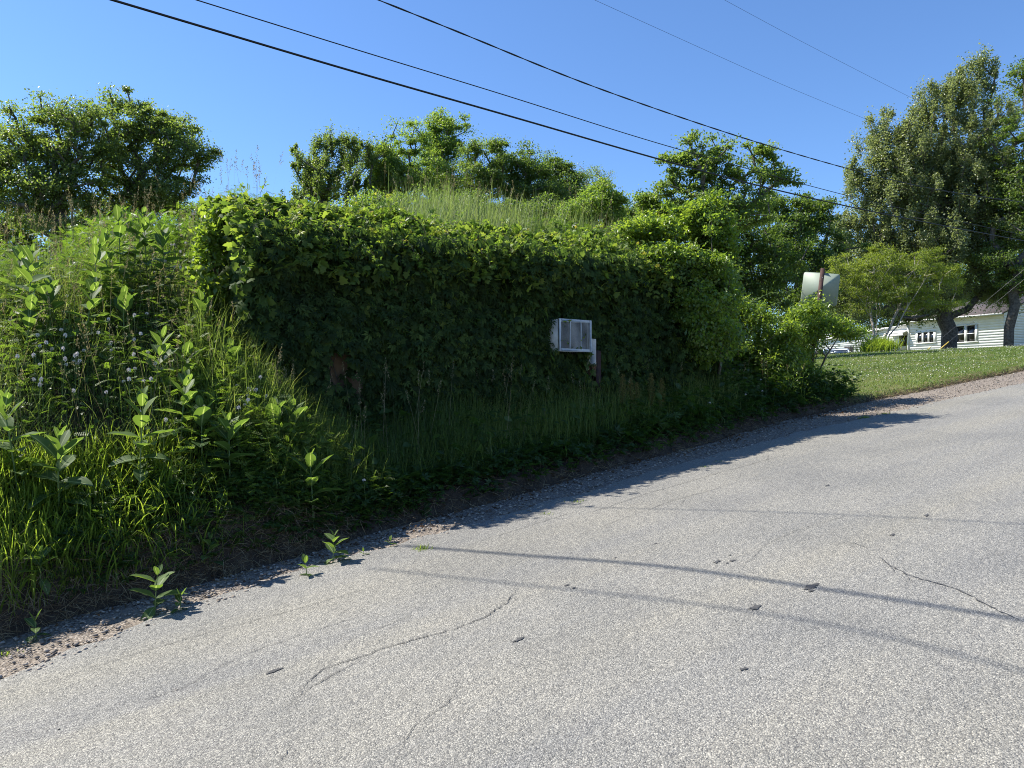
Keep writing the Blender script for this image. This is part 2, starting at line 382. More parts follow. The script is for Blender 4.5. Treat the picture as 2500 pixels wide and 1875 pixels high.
# keep the sheet under the road and shoulder
inroad = (gw < WB(gs) - .02) & (gw > -5.2)
gz = gz - .06 * inroad
cls = np.where(ge < .28, 0., .5) * 1.
cls = np.where((gs > 12.3) & (ge > .05), 1., cls)
cls = np.where((gw > 26) | (gw < -5.5), 1., cls)
V = np.stack([gx, gy, gz], -1); n_ang = len(ang)
V = np.vstack([V, [[0, 0, -.06]]])
Fg = grid_faces(len(rad), n_ang, True)[:, ::-1]
cen = len(V) - 1
Ft = np.array([(j, cen, (j + 1) % n_ang) for j in range(n_ang)])
ground = npmesh('ground', V, [Fg, Ft], M['ground'], rnd=np.append(cls, 0), smooth=True)
tag(ground, kind='structure')
def strip(name, sg, w0, w1, nw, dz, mat, edge=0.):
    tt = np.linspace(0, 1, nw)
    S = np.repeat(sg[:, None], nw, 1); W = w0(sg)[:, None] * (1 - tt) + w1(sg)[:, None] * tt
    if edge:
        W = W + edge * (vn(S * 5, W * 0, 3) - .5) * (tt > .98) + edge * .6 * (vn(S * 17, W * 0, 4) - .5) * (tt > .98)
    x, y = xy(S, W)
    z = base(S) + dz + .012 * (vn(S * .8, W * .8, 9) - .5)
    o = npmesh(name, np.stack([x, y, z], -1).reshape(-1, 3), grid_faces(len(sg), nw), mat, smooth=True)
    uv = o.data.uv_layers.new(name='UVMap')
    li = np.empty(len(o.data.loops), np.int32); o.data.loops.foreach_get('vertex_index', li)
    uv.data.foreach_set('uv', np.stack([S.ravel()[li], W.ravel()[li]], -1).astype(np.float32).ravel())
    return o
sg = np.concatenate([np.arange(-30, -3, .5), np.arange(-3, 22, .06), np.arange(22, 80, .5)])
shoulder = tag(strip('gravel_shoulder', sg, lambda s: WA(s) - .25, lambda s: WB(s) + .05, 14, .0, M['shoulder']), kind='structure')
road = tag(strip('road', sg, lambda s: 0 * s - 5.0, lambda s: WA(s), 60, .012, M['road'], .10), kind='structure')
def road_pt(px, py):
    X, Y, Z = ray(px, py, TS); s_, w_ = sw(X, Y); k = np.argmax(base(s_) + .01 >= Z); return X[k], Y[k]
def ribbon(pts, wd_, seed):
    """thin irregular crack following a pixel-measured polyline on the asphalt"""
    r = np.random.default_rng(seed)
    P = np.array([road_pt(*p) for p in pts])
    d = np.append(0, np.cumsum(np.linalg.norm(np.diff(P, axis=0), axis=1)))
    q = np.arange(0, d[-1], .02)
    Q = np.stack([np.interp(q, d, P[:, 0]), np.interp(q, d, P[:, 1])], -1)
    Q += np.cumsum(r.normal(size=Q.shape) * .0022, axis=0) + r.normal(size=Q.shape) * .0035
    T = nrm(np.gradient(Q, axis=0)); Nn = np.stack([-T[:, 1], T[:, 0]], -1)
    ww = wd_ * (.25 + r.random(len(q))) * np.minimum(1, np.minimum(q, d[-1] - q) / .2 + .1)
    A, B = Q + Nn * ww[:, None] * .5, Q - Nn * ww[:, None] * .5
    V = np.concatenate([A, B]); s_, w_ = sw(V[:, 0], V[:, 1])
    z = base(s_) + .0165 + .012 * (vn(s_ * .8, w_ * .8, 9) - .5)
    k = len(q); F = np.stack([np.arange(k - 1), np.arange(1, k), k + np.arange(1, k), k + np.arange(k - 1)], -1)
    return np.column_stack([V, z]), [F], np.zeros(len(V))
CR = [([(1264, 1435), (1240, 1475), (1180, 1515), (1090, 1545), (930, 1590), (880, 1610), (790, 1640), (745, 1680), (730, 1710)], .007),
      ([(905, 1600), (780, 1670), (690, 1730)], .005), ([(715, 1815), (690, 1850), (670, 1874)], .007),
      ([(2140, 1360), (2175, 1385), (2210, 1405), (2260, 1420), (2340, 1440), (2400, 1475), (2450, 1500), (2499, 1520)], .010),
      ([(140, 1660), (330, 1600), (520, 1545), (700, 1500), (905, 1440)], .004), ([(1010, 1500), (870, 1560), (830, 1590)], .004),
      ([(1420, 1260), (1560, 1215), (1750, 1160), (1930, 1110)], .006), ([(1460, 1290), (1640, 1225), (1800, 1180)], .004),
      ([(300, 1730), (460, 1680), (600, 1600), (760, 1540), (900, 1500)], .004), ([(1150, 1330), (1330, 1275), (1420, 1250)], .005), ([(1800, 1400), (1870, 1330), (1960, 1290), (2090, 1255)], .003),
      ([(2130, 1350), (2080, 1330), (2010, 1325)], .005), ([(960, 1860), (1010, 1780), (1090, 1720), (1130, 1660)], .004)]
rb = np.random.default_rng(77)
for P_, w_ in list(CR):
    for _ in range(3):
        i = rb.integers(0, len(P_) - 1); q = rb.random(); x = P_[i][0] * (1 - q) + P_[i + 1][0] * q; y = P_[i][1] * (1 - q) + P_[i + 1][1] * q
        a = rb.random() * 6.28; l_ = 25 + 50 * rb.random(); CR.append(([(x, y), (x + math.cos(a) * l_, min(1870, y + math.sin(a) * l_ * .4))], w_ * .7))
Vc, Fc, rc = merge([ribbon(p, w_, i) for i, (p, w_) in enumerate(CR)])
npmesh('crack', Vc, Fc, M['tar'], road)
tp = []
for i, (px, py, rr) in enumerate([(1985, 1432, .045), (1972, 1438, .03), (1994, 1427, .02), (1980, 1445, .025), (1842, 1485, .04), (1748, 1374, .03), (1790, 1371, .025), (1782, 1358, .012), (1270, 1563, .028), (1262, 1566, .02),
                                  (672, 1640, .03), (660, 1644, .026), (2262, 1262, .035), (2178, 1310, .025), (1384, 1432, .018), (1400, 1437, .014), (1600, 1330, .018), (1775, 1378, .012), (1815, 1640, .02), (1502, 1365, .012), 
                                  (2020, 1187, .035)]):
    x0, y0 = road_pt(px, py); r = np.random.default_rng(i); k = 14
    th = np.arange(k) / k * 6.283; q = rr * (.35 + .8 * r.random(k))
    x = np.append(x0, x0 + np.cos(th) * q * 1.3 * CA - np.sin(th) * q * .7 * SA); y = np.append(y0, y0 + np.cos(th) * q * 1.3 * SA + np.sin(th) * q * .7 * CA)
    s_, w_ = sw(x, y)
    z = base(s_) + .0162 + .012 * (vn(s_ * .8, w_ * .8, 9) - .5); z[0] += .003
    tp.append((np.stack([x, y, z], -1), [np.array([(0, 1 + j, 1 + (j + 1) % k) for j in range(k)])], np.zeros(k + 1)))
Vc, Fc, rc = merge(tp); npmesh('tar_spotting', Vc, Fc, M['tar'], road)

# loose stones on the shoulder
def stones(n, smp, smin, smax):
    t = (1 + 5 ** .5) / 2
    TV = nrm(np.array([(-1, t, 0), (1, t, 0), (-1, -t, 0), (1, -t, 0), (0, -1, t), (0, 1, t), (0, -1, -t), (0, 1, -t), (t, 0, -1), (t, 0, 1), (-t, 0, -1), (-t, 0, 1)], float)) * np.array([1, .75, .5])
    TF = [np.array([(0, 11, 5), (0, 5, 1), (0, 1, 7), (0, 7, 10), (0, 10, 11), (1, 5, 9), (5, 11, 4), (11, 10, 2), (10, 7, 6), (7, 1, 8), (3, 9, 4), (3, 4, 2), (3, 2, 6), (3, 6, 8), (3, 8, 9), (4, 9, 5), (2, 4, 11), (6, 2, 10), (8, 6, 7), (9, 8, 1)])]
    s_, w_ = smp(n); x, y = xy(s_, w_)
    sz = smin + (smax - smin) * rng.random(n) ** 3
    pos = np.stack([x, y, base(s_) + .006 + sz * .25], -1)
    a = rng.random(n) * 6.28; tdir = np.stack([np.cos(a), np.sin(a), rng.normal(0, .15, n)], -1)
    up = np.tile([0, 0, 1.], (n, 1)) + rng.normal(0, .25, (n, 3))
    V, Fs = scatter(TV, TF, pos, frames(tdir, up), sz)
    V = V + rng.normal(0, 1, V.shape) * np.repeat(sz, 12)[:, None] * .1
    return V, Fs, np.repeat(rng.random(n), 12)
def smp_sh(n):
    s_ = -1 + 21 * rng.random(n) ** 1.4; a, b = WA(s_), WB(s_)
    return s_, a - .12 + (b - a + .1) * rng.random(n)
def smp_rd(n):
    s_ = -1 + 16 * rng.random(n); return s_, WA(s_) - .05 - 1.2 * rng.random(n) ** 3
Vs, Fs, rs = merge([stones(9000, smp_sh, .004, .02), stones(900, smp_rd, .003, .009)])
tag(npmesh('gravel', Vs, Fs, M['stone'], rnd=rs), 'loose grey gravel scattered along the road shoulder', 'gravel', kind='stuff')

# ------------------------------------------------------------------ leaf and blade templates
def blade(seg=4, bend=.35, wf=1.):
    """unit blade along +Y, curving towards +Z; width given by wf"""
    t = np.linspace(0, 1, seg + 1); w_ = wf * np.array([.7, 1, .85, .55, 0.])[:seg + 1] if seg == 4 else wf * (1 - t ** 2)
    a = bend * t * t * 2
    Y = np.cumsum(np.append(0, np.cos(a[1:]))) / seg; Z = np.cumsum(np.append(0, np.sin(a[1:]))) / seg
    V = []
    for i in range(seg): V += [(-w_[i] / 2, Y[i], Z[i]), (w_[i] / 2, Y[i], Z[i])]
    V.append((0, Y[-1], Z[-1]))
    Fq = np.array([(2 * i, 2 * i + 1, 2 * i + 3, 2 * i + 2) for i in range(seg - 1)]); Ftri = np.array([(2 * seg - 2, 2 * seg - 1, 2 * seg)])
    return np.array(V, float), [Fq, Ftri]
def grass(n, smp, hmin, hmax, wd0, lean=.3, bends=(.15, .5, 1.0, 1.5), r=rng, clump=1.3):
    """blades rooted on the ground"""
    parts = []
    x, y = smp(n); n = len(x)
    z = H(x, y) - .02
    h = hmin + (hmax - hmin) * np.clip(r.random(n) * .6 + .7 * vn(x * clump, y * clump, 21) - .1, 0, 1)
    g = r.integers(0, len(bends), n)
    for k, bd in enumerate(bends):
        q = np.where(g == k)[0]
        if not len(q): continue
        a = r.random(len(q)) * 6.283
        ln = np.abs(r.normal(0, lean, len(q)))
        hz = np.stack([np.cos(a), np.sin(a), 0 * a], -1)
        tip = np.stack([0 * a, 0 * a, 1 + 0 * a], -1) + hz * ln[:, None]
        TV, TF = blade(4, bd, 1.)
        Rm = frames(tip, hz) * 1.
        Sc = np.stack([wd0 * (.6 + .8 * r.random(len(q))), h[q], h[q]], -1)
        Vv = np.einsum('nij,nkj->nki', Rm, TV[None] * Sc[:, None]) + np.stack([x[q], y[q], z[q]], -1)[:, None]
        k_ = len(TV)
        Fs = [(f[None] + (np.arange(len(q)) * k_)[:, None, None]).reshape(-1, f.shape[1]) for f in TF]
        rv = np.clip(.55 * r.random(len(q)) + .5 * vn(x[q] * .9, y[q] * .9, 31), 0, 1)
        parts.append((Vv.reshape(-1, 3), Fs, np.repeat(rv, k_)))
    return parts
def in_sw(s0, s1, e0, e1, dens=None, r=rng):
    def f(n):
        s_ = s0 + (s1 - s0) * r.random(n); w_ = WB(s_) + e0 + (e1 - e0) * r.random(n)
        x, y = xy(s_, w_)
        if dens is not None:
            k = r.random(n) < dens(s_, w_, x, y); x, y = x[k], y[k]
        return x, y
    return f
def rhomb(wr=.42, fold=.12):
    return np.array([(0, 0, 0), (wr / 2, .5, fold * .6), (0, 1, -fold), (-wr / 2, .5, fold * .6)]), [np.array([(0, 1, 2), (0, 2, 3)])]
def oval(wr=.5, seg=5, arch=.35, fold=.15, wavy=0.):
    """oval leaf along +Y, arched down, with a midrib row"""
    t = np.linspace(0, 1, seg + 1); wv = np.sin(math.pi * np.clip(t * .93 + .035, 0, 1)) ** .75 * wr / 2
    wv[-1] = .004; wv[0] = .02
    Z = -arch * t * t; Y = t * (1 - .15 * arch * t)
    V = []; vein = []
    for i in range(seg + 1):
        ww = wavy * math.sin(i * 2.1) * wr
        V += [(-wv[i], Y[i], Z[i] + fold * wv[i] * 2 + ww), (0, Y[i], Z[i]), (wv[i], Y[i], Z[i] + fold * wv[i] * 2 - ww)]
        vein += [0, 1, 0]
    Fq = []
    for i in range(seg): Fq += [(3 * i, 3 * i + 1, 3 * i + 4, 3 * i + 3), (3 * i + 1, 3 * i + 2, 3 * i + 5, 3 * i + 4)]
    return np.array(V), [np.array(Fq)], np.array(vein, float)
def lobed(arch=.18):
    """five-lobed creeper leaf, stalk at the origin, tip along +Y"""
    P = [(0, 0), (.22, -.08), (.46, .06), (.34, .24), (.60, .46), (.30, .52), (.24, .74), (0, 1.0), (-.24, .74), (-.30, .52), (-.60, .46), (-.34, .24), (-.46, .06), (-.22, -.08)]
    V = [(0, .36, .07)] + [(x, y, -arch * (x * x * 1.6 + max(0, y - .35) ** 2 * 1.2)) for x, y in P]
    k = len(P)
    return np.array(V), [np.array([(0, 1 + (i + 1) % k, 1 + i) for i in range(k)])[:, ::-1]]
def pinnate(pairs=7, L=1., lw=.09, ll=.24, droop=.25):
    V, F = [], []
    for i in range(pairs * 2 + 1):
        p, sd = divmod(i, 2); t = (p + .8) / (pairs + .8)
        o = np.array((0, t * L, -droop * t * t)); l_ = ll * (1 - .4 * t)
        if i == pairs * 2: d = np.array((0, 1., -.4))
        else: d = nrm(np.array(((1 if sd else -1), .35, .12)))
        side = nrm(np.cross(d, (0, 0, 1)))
        k = len(V); V += [o, o + d * l_ * .5 + side * lw * .5, o + d * l_, o + d * l_ * .5 - side * lw * .5]
        F.append((k, k + 1, k + 2, k + 3))
    k = len(V); V += [(-.012, 0, 0), (.012, 0, 0), (.006, L, -droop), (-.006, L, -droop)]; F.append((k, k + 1, k + 2, k + 3))
    return np.array(V, float), [np.array(F)]
def palmate5():
    """creeper leaf of five separate leaflets"""
    V, F = [], []
    for a, l_ in ((-75, .7), (-38, .9), (0, 1.), (38, .9), (75, .7)):
        a = R(a); d = np.array((math.sin(a), math.cos(a), 0)); sdv = np.array((math.cos(a), -math.sin(a), 0)); k = len(V)
        V += [d * .08, d * l_ * .55 + sdv * .16 * l_ + (0, 0, .05), d * l_ + (0, 0, -.12), d * l_ * .55 - sdv * .16 * l_ + (0, 0, .05)]
        F += [(k, k + 1, k + 2), (k, k + 2, k + 3)]
    return np.array(V, float), [np.array(F)]

# ------------------------------------------------------------------ overgrown building and its air conditioner
CAv, WAv = np.array([CA, SA, 0]), np.array([-SA, CA, 0])
def sw3(s_, w_, z): return (CA * s_ - SA * w_, SA * s_ + CA * w_, z)
MSW = Matrix(((CA, -SA, 0, 0), (SA, CA, 0, 0), (0, 0, 1, 0), (0, 0, 0, 1)))
bo = xy(5.5, WF); bz = float(base(5.5))
bld = empty('overgrown_building', (bo[0], bo[1], bz), 'low tan walled building buried in a grassy mound and hidden under creeper', 'building')
b = MB(); b.box((2.25, WF, -.1), (9.2, WF + .16, 2.75), MSW); b.build('wall', M['block'], bld, origin=bld.location)
b = MB(); b.box((2.2, WF - .04, 2.753), (9.3, WF + .4, 2.86), MSW, .02); b.build('coping', M['block'], bld, origin=bld.location)
b = MB(); b.box((6.05, WF - .035, 2.05), (6.3, WF - .003, 2.4), MSW); b.build('window_board', M['peel'], bld, origin=bld.location)
b = MB(); b.box((6.50, WF - .30, 1.86), (6.62, WF - .26, 2.20), MSW, .008); pl = b.build('door_trim', M['peel'], bld, origin=bld.location)
b = MB(); b.box((6.50, WF - .302, 1.72), (6.61, WF - .262, 1.857), MSW, .008); b.build('rusted_panel', M['rust'], bld, origin=bld.location)
b = MB(); b.box((6.65, WF - .27, .8), (6.74, WF - .17, 2.05), MSW, .01); b.build('corner_post', M['rustpost'], bld, origin=bld.location)
# air conditioner: front centre at about s 6.2
def air_conditioner():
    s0, s1, w0, w1, z0, z1 = 5.88, 6.42, WF - .42, WF + .0, 2.02, 2.42
    o0 = sw3((s0 + s1) / 2, w1, z0)
    t = empty('air_conditioner', o0, 'weathered white window air conditioner sticking out of the leafy wall', 'air conditioner')
    L = t.location
    b = MB()
    fr = .03
    b.box((s0, w0 + .03, z0), (s0 + .012, w1 - .004, z1), MSW); b.box((s1 - .012, w0 + .03, z0), (s1, w1 - .004, z1), MSW)
    b.box((s0 + .012, w0 + .03, z1 - .012), (s1 - .012, w1 - .004, z1), MSW); b.box((s0 + .012, w0 + .03, z0), (s1 - .012, w1 - .004, z0 + .012), MSW)
    b.build('casing', M['ac'], t, origin=L)
    b = MB()
    b.box((s0 - .006, w0, z0 - .006), (s0 + fr, w0 + .028, z1 + .006), MSW, .004); b.box((s1 - fr, w0, z0 - .006), (s1 + .006, w0 + .028, z1 + .006), MSW, .004)
    b.box((s0 + fr, w0, z1 - fr), (s1 - fr, w0 + .028, z1 + .006), MSW, .004); b.box((s0 + fr, w0, z0 - .006), (s1 - fr, w0 + .028, z0 + fr), MSW, .004)
    for k in (1, 2):
        c = s0 + (s1 - s0) * k / 3; b.box((c - .008, w0 - .003, z0 + fr), (c + .008, w0 + .02, z1 - fr), MSW, .003)
    b.build('front_frame', M['ac'], t, origin=L)
    b = MB(); n = 27
    for k in range(n):
        z = z0 + fr + (z1 - z0 - 2 * fr) * (k + .5) / n
        b.box((s0 + fr, w0 + .006, z - .0018), (s1 - fr, w0 + .016, z + .0018), MSW)
    b.build('grille', M['ac'], t, origin=L)
    b = MB(); b.box((s0 + .014, w0 + .07, z0 + .014), (s1 - .014, w0 + .10, z1 - .014), MSW); b.build('cooling_coil', M['acdark'], t, origin=L)
    b = MB()
    for k in range(15):
        z = z0 + .05 + .021 * k; b.box((s0 - .007, w0 + .30, z), (s0 + .001, w0 + .44, z + .009), MSW)
    b.build('side_louvre', M['ac'], t, origin=L)
air_conditioner()

# ------------------------------------------------------------------ creeper over the wall
def creeper():
    ZS = lambda s_: -.20 + .034 * (s_ - 2)
    t = empty('wall_creeper', (bo[0], bo[1], bz), 'dense dark green creeper with yellow young shoots draped over the building wall', 'vine')
    L = np.array(t.location)
    n = 36000
    s_ = 2.1 + 7.25 * rng.random(n); z = .6 + 2.78 * rng.random(n) ** .95
    thick = .05 + .20 * vn(s_ * 1.8, z * 1.8, 41) * ss(.6, 2., z) + .12 * vn(s_ * 5, z * 5, 42) + .24 * ss(2.6, 3.2, z) * (.4 + .6 * vn(s_ * 2.3, z, 43))
    # bare patches of wall
    def hole(s0, z0, a, c): return ((s_ - s0) / a) ** 2 + ((z - z0) / c) ** 2
    den = np.ones(n)
    for h in ((3.06, 1.75, .2, .32), (3.3, 1.55, .1, .25), (3.05, 1.2, .2, .2), (5.05, .95, .22, .25), (6.66, 1.90, .15, .38), (6.83, 1.4, .09, .55), (4.6, 1.0, .2, .15), (3.7, 1.15, .3, .16), (4.15, 1.25, .12, .2), (5.5, 1.1, .25, .12)):
        den *= np.clip(hole(*h) - .25, 0, 1)
    den *= 1 - (((s_ > 5.86) & (s_ < 6.45) & (z > 2.0) & (z < 2.44)) * 1.)
    k = rng.random(n) < den; s_, z, thick = s_[k], z[k], thick[k]; n = len(s_)
    w_ = WF - thick * (.25 + .75 * rng.random(n)) - .02
    z = z + ZS(s_) * ss(1.8, 3.3, z); x, y = xy(s_, w_); pos = np.stack([x, y, z], -1)
    out = -WAv[None] + CAv[None] * rng.normal(0, .6, n)[:, None] + np.array([0, 0, 1.])[None] * (.45 + .55 * rng.normal(size=n))[:, None]
    tip = np.array([0, 0, -1.])[None] + CAv[None] * rng.normal(0, .75, n)[:, None] - WAv[None] * (.35 + .4 * rng.normal(size=n))[:, None]
    TV, TF = lobed()
    TV = TV.copy(); TV[:, 1] -= .1
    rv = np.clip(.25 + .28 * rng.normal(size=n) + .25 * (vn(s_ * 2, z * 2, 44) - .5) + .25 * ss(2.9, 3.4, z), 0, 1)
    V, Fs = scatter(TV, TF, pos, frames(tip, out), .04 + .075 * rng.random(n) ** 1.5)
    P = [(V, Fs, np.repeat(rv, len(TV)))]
    Tq, TFq = palmate5(); k = rng.random(n) < .42; m = int(k.sum())      # five-fingered leaves among the lobed ones
    V, Fs = scatter(Tq, TFq, pos[k] + rng.normal(0, .05, (m, 3)) - .04 * WAv, frames(tip[k] + .5 * rdir(m), out[k] + .5 * rdir(m)), .05 + .06 * rng.random(m))
    P.append((V, Fs, np.repeat(rv[k] * .8, len(Tq))))
    # over the top and the left end
    n = 13000
    s_ = 1.9 + 7.55 * rng.random(n); w_ = WF - .46 + 1.35 * rng.random(n)
    bump = .05 + .22 * vn(s_ * 1.3, w_ * 1.3, 46) + .14 * vn(s_ * 4, w_ * 4, 47)
    z = 3.08 + ZS(s_) + .42 * ss(WF - .5, WF + .3, w_) + bump * rng.random(n) ** .5 - .35 * rng.random(n) * ss(WF - .2, WF - .45, w_)
    x, y = xy(s_, w_)
    Tl, TFl = lobed()
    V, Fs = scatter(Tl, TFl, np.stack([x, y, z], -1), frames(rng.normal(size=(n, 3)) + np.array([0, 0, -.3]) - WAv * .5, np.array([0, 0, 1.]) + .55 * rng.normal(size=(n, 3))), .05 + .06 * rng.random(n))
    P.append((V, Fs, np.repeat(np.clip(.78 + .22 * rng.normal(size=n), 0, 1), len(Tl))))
    n = 3000      # left end wrap
    w_ = WF - .3 + 1.2 * rng.random(n); z = 1.3 + 1.85 * rng.random(n); s_ = 2.3 - .36 * rng.random(n) * (.4 + vn(w_ * 2, z * 2, 48)); x, y = xy(s_, w_)
    V, Fs = scatter(Tl, TFl, np.stack([x, y, z], -1), frames(np.array([0, 0, -1.]) + .5 * rng.normal(size=(n, 3)), -CAv - .4 * WAv + np.array([0, 0, .5]) + .4 * rng.normal(size=(n, 3))), .07 + .07 * rng.random(n))
    P.append((V, Fs, np.repeat(np.clip(.5 + .3 * rng.normal(size=n), 0, 1), len(Tl))))
    Vv, Ff, rr = merge(P)
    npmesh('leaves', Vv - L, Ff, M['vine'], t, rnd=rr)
    # young yellow shoots spilling over the edge
    P = []; st = MB()
    Tp, TFp = palmate5(); Tr, TFr = rhomb(.5, .1)
    for k in range(620):
        s0 = 2.05 + 7.3 * rng.random(); w0 = WF - .42 + 1.0 * rng.random()
        p = np.array(sw3(s0, w0, 3.14 + ZS(s0) + .42 * float(ss(WF - .5, WF + .3, w0)) + .22 * vn(s0 * 1.3, w0 * 1.3, 46)))
        d = np.array([0, 0, .6]) - WAv * .5 + rng.normal(0, .5, 3); L_ = .12 + .35 * rng.random() ** 1.5; m = 7
        if rng.random() < .12: d = np.array([0, 0, 1.]) + rng.normal(0, .3, 3); L_ = .3
        pts = [p]
        for j in range(m):
            d = nrm(d) + np.array([0, 0, -.22]) - WAv * .06 + rng.normal(0, .22, 3); p = p + nrm(d) * L_ / m; pts.append(p)
        pts = np.array(pts); st.tube(pts, np.linspace(.0028, .001, m + 1), 4, False)
        q = pts[rng.integers(0, m + 1, 15)] + rng.normal(0, .022, (15, 3))
        V, Fs = scatter(Tp if k % 3 else Tr, TFp if k % 3 else TFr, q, frames(rdir(15) + np.array([0, 0, -.2]) - WAv * .4, rdir(15) + np.array([0, 0, 1.])), .02 + .045 * rng.random(15))
        P.append((V, Fs, np.repeat(np.clip(.35 + .3 * rng.normal(size=15), 0, 1), len(Tp) if k % 3 else 4)))
    Vv, Ff, rr = merge(P)
    npmesh('young_shoots', Vv - L, Ff, M['newvine'], t, rnd=rr)
    for k in range(120):     # bare stems running up the wall
        s0 = 2.3 + 6.8 * rng.random(); z = np.linspace(.6, 1.4 + 1.6 * rng.random(), 12)
        ws = WF - .03 - .05 * rng.random(12); sl = s0 + np.cumsum(rng.normal(0, .05, 12))
        st.tube(np.array([sw3(a, b_, c) for a, b_, c in zip(sl, ws, z)]), .005, 4, False)
    st.build('vine_stem', M['bark'], t, origin=t.location)
    # two sprays trailing across the air conditioner grille
    P = []
    for (a, b_, c, d) in ((6.17, 2.05, 6.31, 2.27), (5.91, 2.19, 6.07, 2.07), (6.05, 2.43, 5.95, 2.36)):
        for q in np.linspace(0, 1, 5):
            P.append(sw3(a + (c - a) * q + rng.normal(0, .012), WF - .435 - .02 * rng.random(), b_ + (d - b_) * q + rng.normal(0, .012)))
    P = np.array(P); n = len(P)
    V, Fs = scatter(Tr, TFr, P, frames(rdir(n) + np.array([0, 0, -.5]), -WAv + .4 * rdir(n)), .035 + .03 * rng.random(n))
    npmesh('trailing_leaves', V - L, Fs, M['vine'], t, rnd=np.repeat(rng.random(n), 4))
creeper()

# ------------------------------------------------------------------ trees
def px_blob(T, px, py, rx, ry, dz=1.0, dt=0.):
    x, y, z = ray(px, py, T + dt); k = (T + dt) / F_
    return (x, y, z), (rx * k, max(rx, ry) * k * dz, ry * k)
def tree(name, label, cat, T, trunk_px, blobs, leaf, n_clump=160, per=110, lsize=.16, crad=.55, tr=.25, bark='bark', seed=0, group=None, flat=.6, droop=.35,
         base_xyz=None, tmpl=None, stem_top=None, nstem=1, spread=0., shoots=0., dens=1., up=.9, loose=.35):
    n_clump = int(n_clump * 1.35); per = int(per * 1.5); lsize *= .63; crad *= .80; flat = .45 if T > 20 else flat
    r = np.random.default_rng(seed)
    B = [px_blob(T, *bb) for bb in blobs]
    if base_xyz is None:
        x0 = (trunk_px - 1250) / F_ * T; base_xyz = (x0, T, float(H(x0, T)))
    bx = np.array(base_xyz, float); bx[2] -= .08
    t = empty(name, tuple(bx), label, cat, group)
    vol = np.array([(a[1][0] * a[1][1] * a[1][2]) ** .8 for a in B]); vol /= vol.sum()
    ids = r.choice(len(B), n_clump, p=vol)
    C = np.array([np.array(B[i][0]) + np.array(B[i][1]) * nrm(r.normal(size=3)) * (r.random() ** .45) * (1 + loose * r.random() * 1.6 * (r.random() < .3)) for i in ids])
    cc = np.average([b_[0] for b_ in B], axis=0, weights=vol)
    zmin = C[:, 2].min()
    # skeleton: trunk, then each clump reaches for the nearest wood
    nodes = [bx.copy()]; par = [-1]; plen = [0.]
    hgt = (stem_top if stem_top is not None else (cc[2] * .75 + zmin * .25)) - bx[2]
    stems = []
    for k in range(nstem):
        a = k * 2.4 + r.random() * 6.28; tgt = np.array([cc[0], cc[1], bx[2] + hgt]) * 1.
        if nstem > 1: tgt[:2] += spread * np.array([math.cos(a), math.sin(a)])
        tgt[:2] = bx[:2] * .45 + tgt[:2] * .55 if nstem == 1 else tgt[:2]
        prev = 0; m = 8
        for j in range(1, m + 1):
            q = j / m; p = bx * (1 - q) + tgt * q + np.append(r.normal(0, .012 * hgt, 2), 0) * (j < m)
            nodes.append(p); par.append(prev); plen.append(plen[prev] + np.linalg.norm(p - nodes[prev])); prev = len(nodes) - 1
    d0 = np.linalg.norm(C - np.array(nodes[len(nodes) // 2]), axis=1)
    Nn = np.array(nodes)
    for i in np.argsort(d0):
        c = C[i]; dv = c - Nn; dd = np.linalg.norm(dv, axis=1)
        cost = dd + .22 * np.array(plen) + .6 * np.maximum(0, -dv[:, 2]) + 50 * (np.arange(len(Nn)) < 2)
        k = int(np.argmin(cost)); m = max(1, min(4, int(dd[k] / .7)))
        p0 = Nn[k].copy(); prev = k; add = []
        for j in range(1, m + 1):
            q = j / m; p = p0 * (1 - q) + c * q + (r.normal(0, .05, 3) * dd[k] if j < m else 0) - np.array([0, 0, .12 * dd[k] * q * (1 - q)])
            add.append(p); par.append(prev); plen.append(plen[prev] + dd[k] / m); prev = len(par) - 1
        Nn = np.vstack([Nn, add])
    n = len(Nn); w_ = np.full(n, .0)
    ch = np.zeros(n, int)
    for i in range(1, n): ch[par[i]] += 1
    w_[ch == 0] = 1
    for i in range(n - 1, 0, -1): w_[par[i]] += w_[i]
    rad_ = tr * (w_ / w_[0]) ** .48; rad_ = np.maximum(rad_, .006 * (T / 20) ** .5)
    # tubes
    I = np.arange(1, n); Pp = np.array(par)[1:]
    A, Bq = Nn[Pp], Nn[I]; ra = np.minimum(rad_[Pp], rad_[I] * 1.35 + .004); rb = rad_[I]
    sd = 7
    Td = nrm(Bq - A); upv = np.where(np.abs(Td[:, 2:3]) > .9, [[1., 0, 0]], [[0, 0, 1.]])
    X = nrm(np.cross(Td, upv)); Y = np.cross(Td, X); th = np.arange(sd) / sd * 6.2832
    ring = np.cos(th)[None, :, None] * X[:, None] + np.sin(th)[None, :, None] * Y[:, None]
    Vt = np.concatenate([A[:, None] + ring * ra[:, None, None], (Bq + Td * rb[:, None] * .3)[:, None] + ring * rb[:, None, None]], 1)
    k = np.arange(sd); ft = np.stack([k, (k + 1) % sd, sd + (k + 1) % sd, sd + k], -1)
    Ft = (ft[None] + (np.arange(len(I)) * 2 * sd)[:, None, None]).reshape(-1, 4)
    # root flare
    npmesh('trunk', Vt.reshape(-1, 3) - bx, Ft, M[bark], t, smooth=True)
    # leaves in clumps round the twig ends
    nl = int(per * dens)
    Ci = np.repeat(np.arange(n_clump), nl)
    cr = crad * (.4 + 1.1 * r.random(n_clump) ** 1.3)
    if shoots:       # upright sprays
        off = r.normal(size=(len(Ci), 3)) * np.array([.4, .4, 1.0]); off[:, 2] = off[:, 2] * .8 + .3
    else:
        off = r.normal(size=(len(Ci), 3)) * np.array([1, 1, flat])
    pos = C[Ci] + off * cr[Ci][:, None] * .62
    outd = nrm(pos - cc)
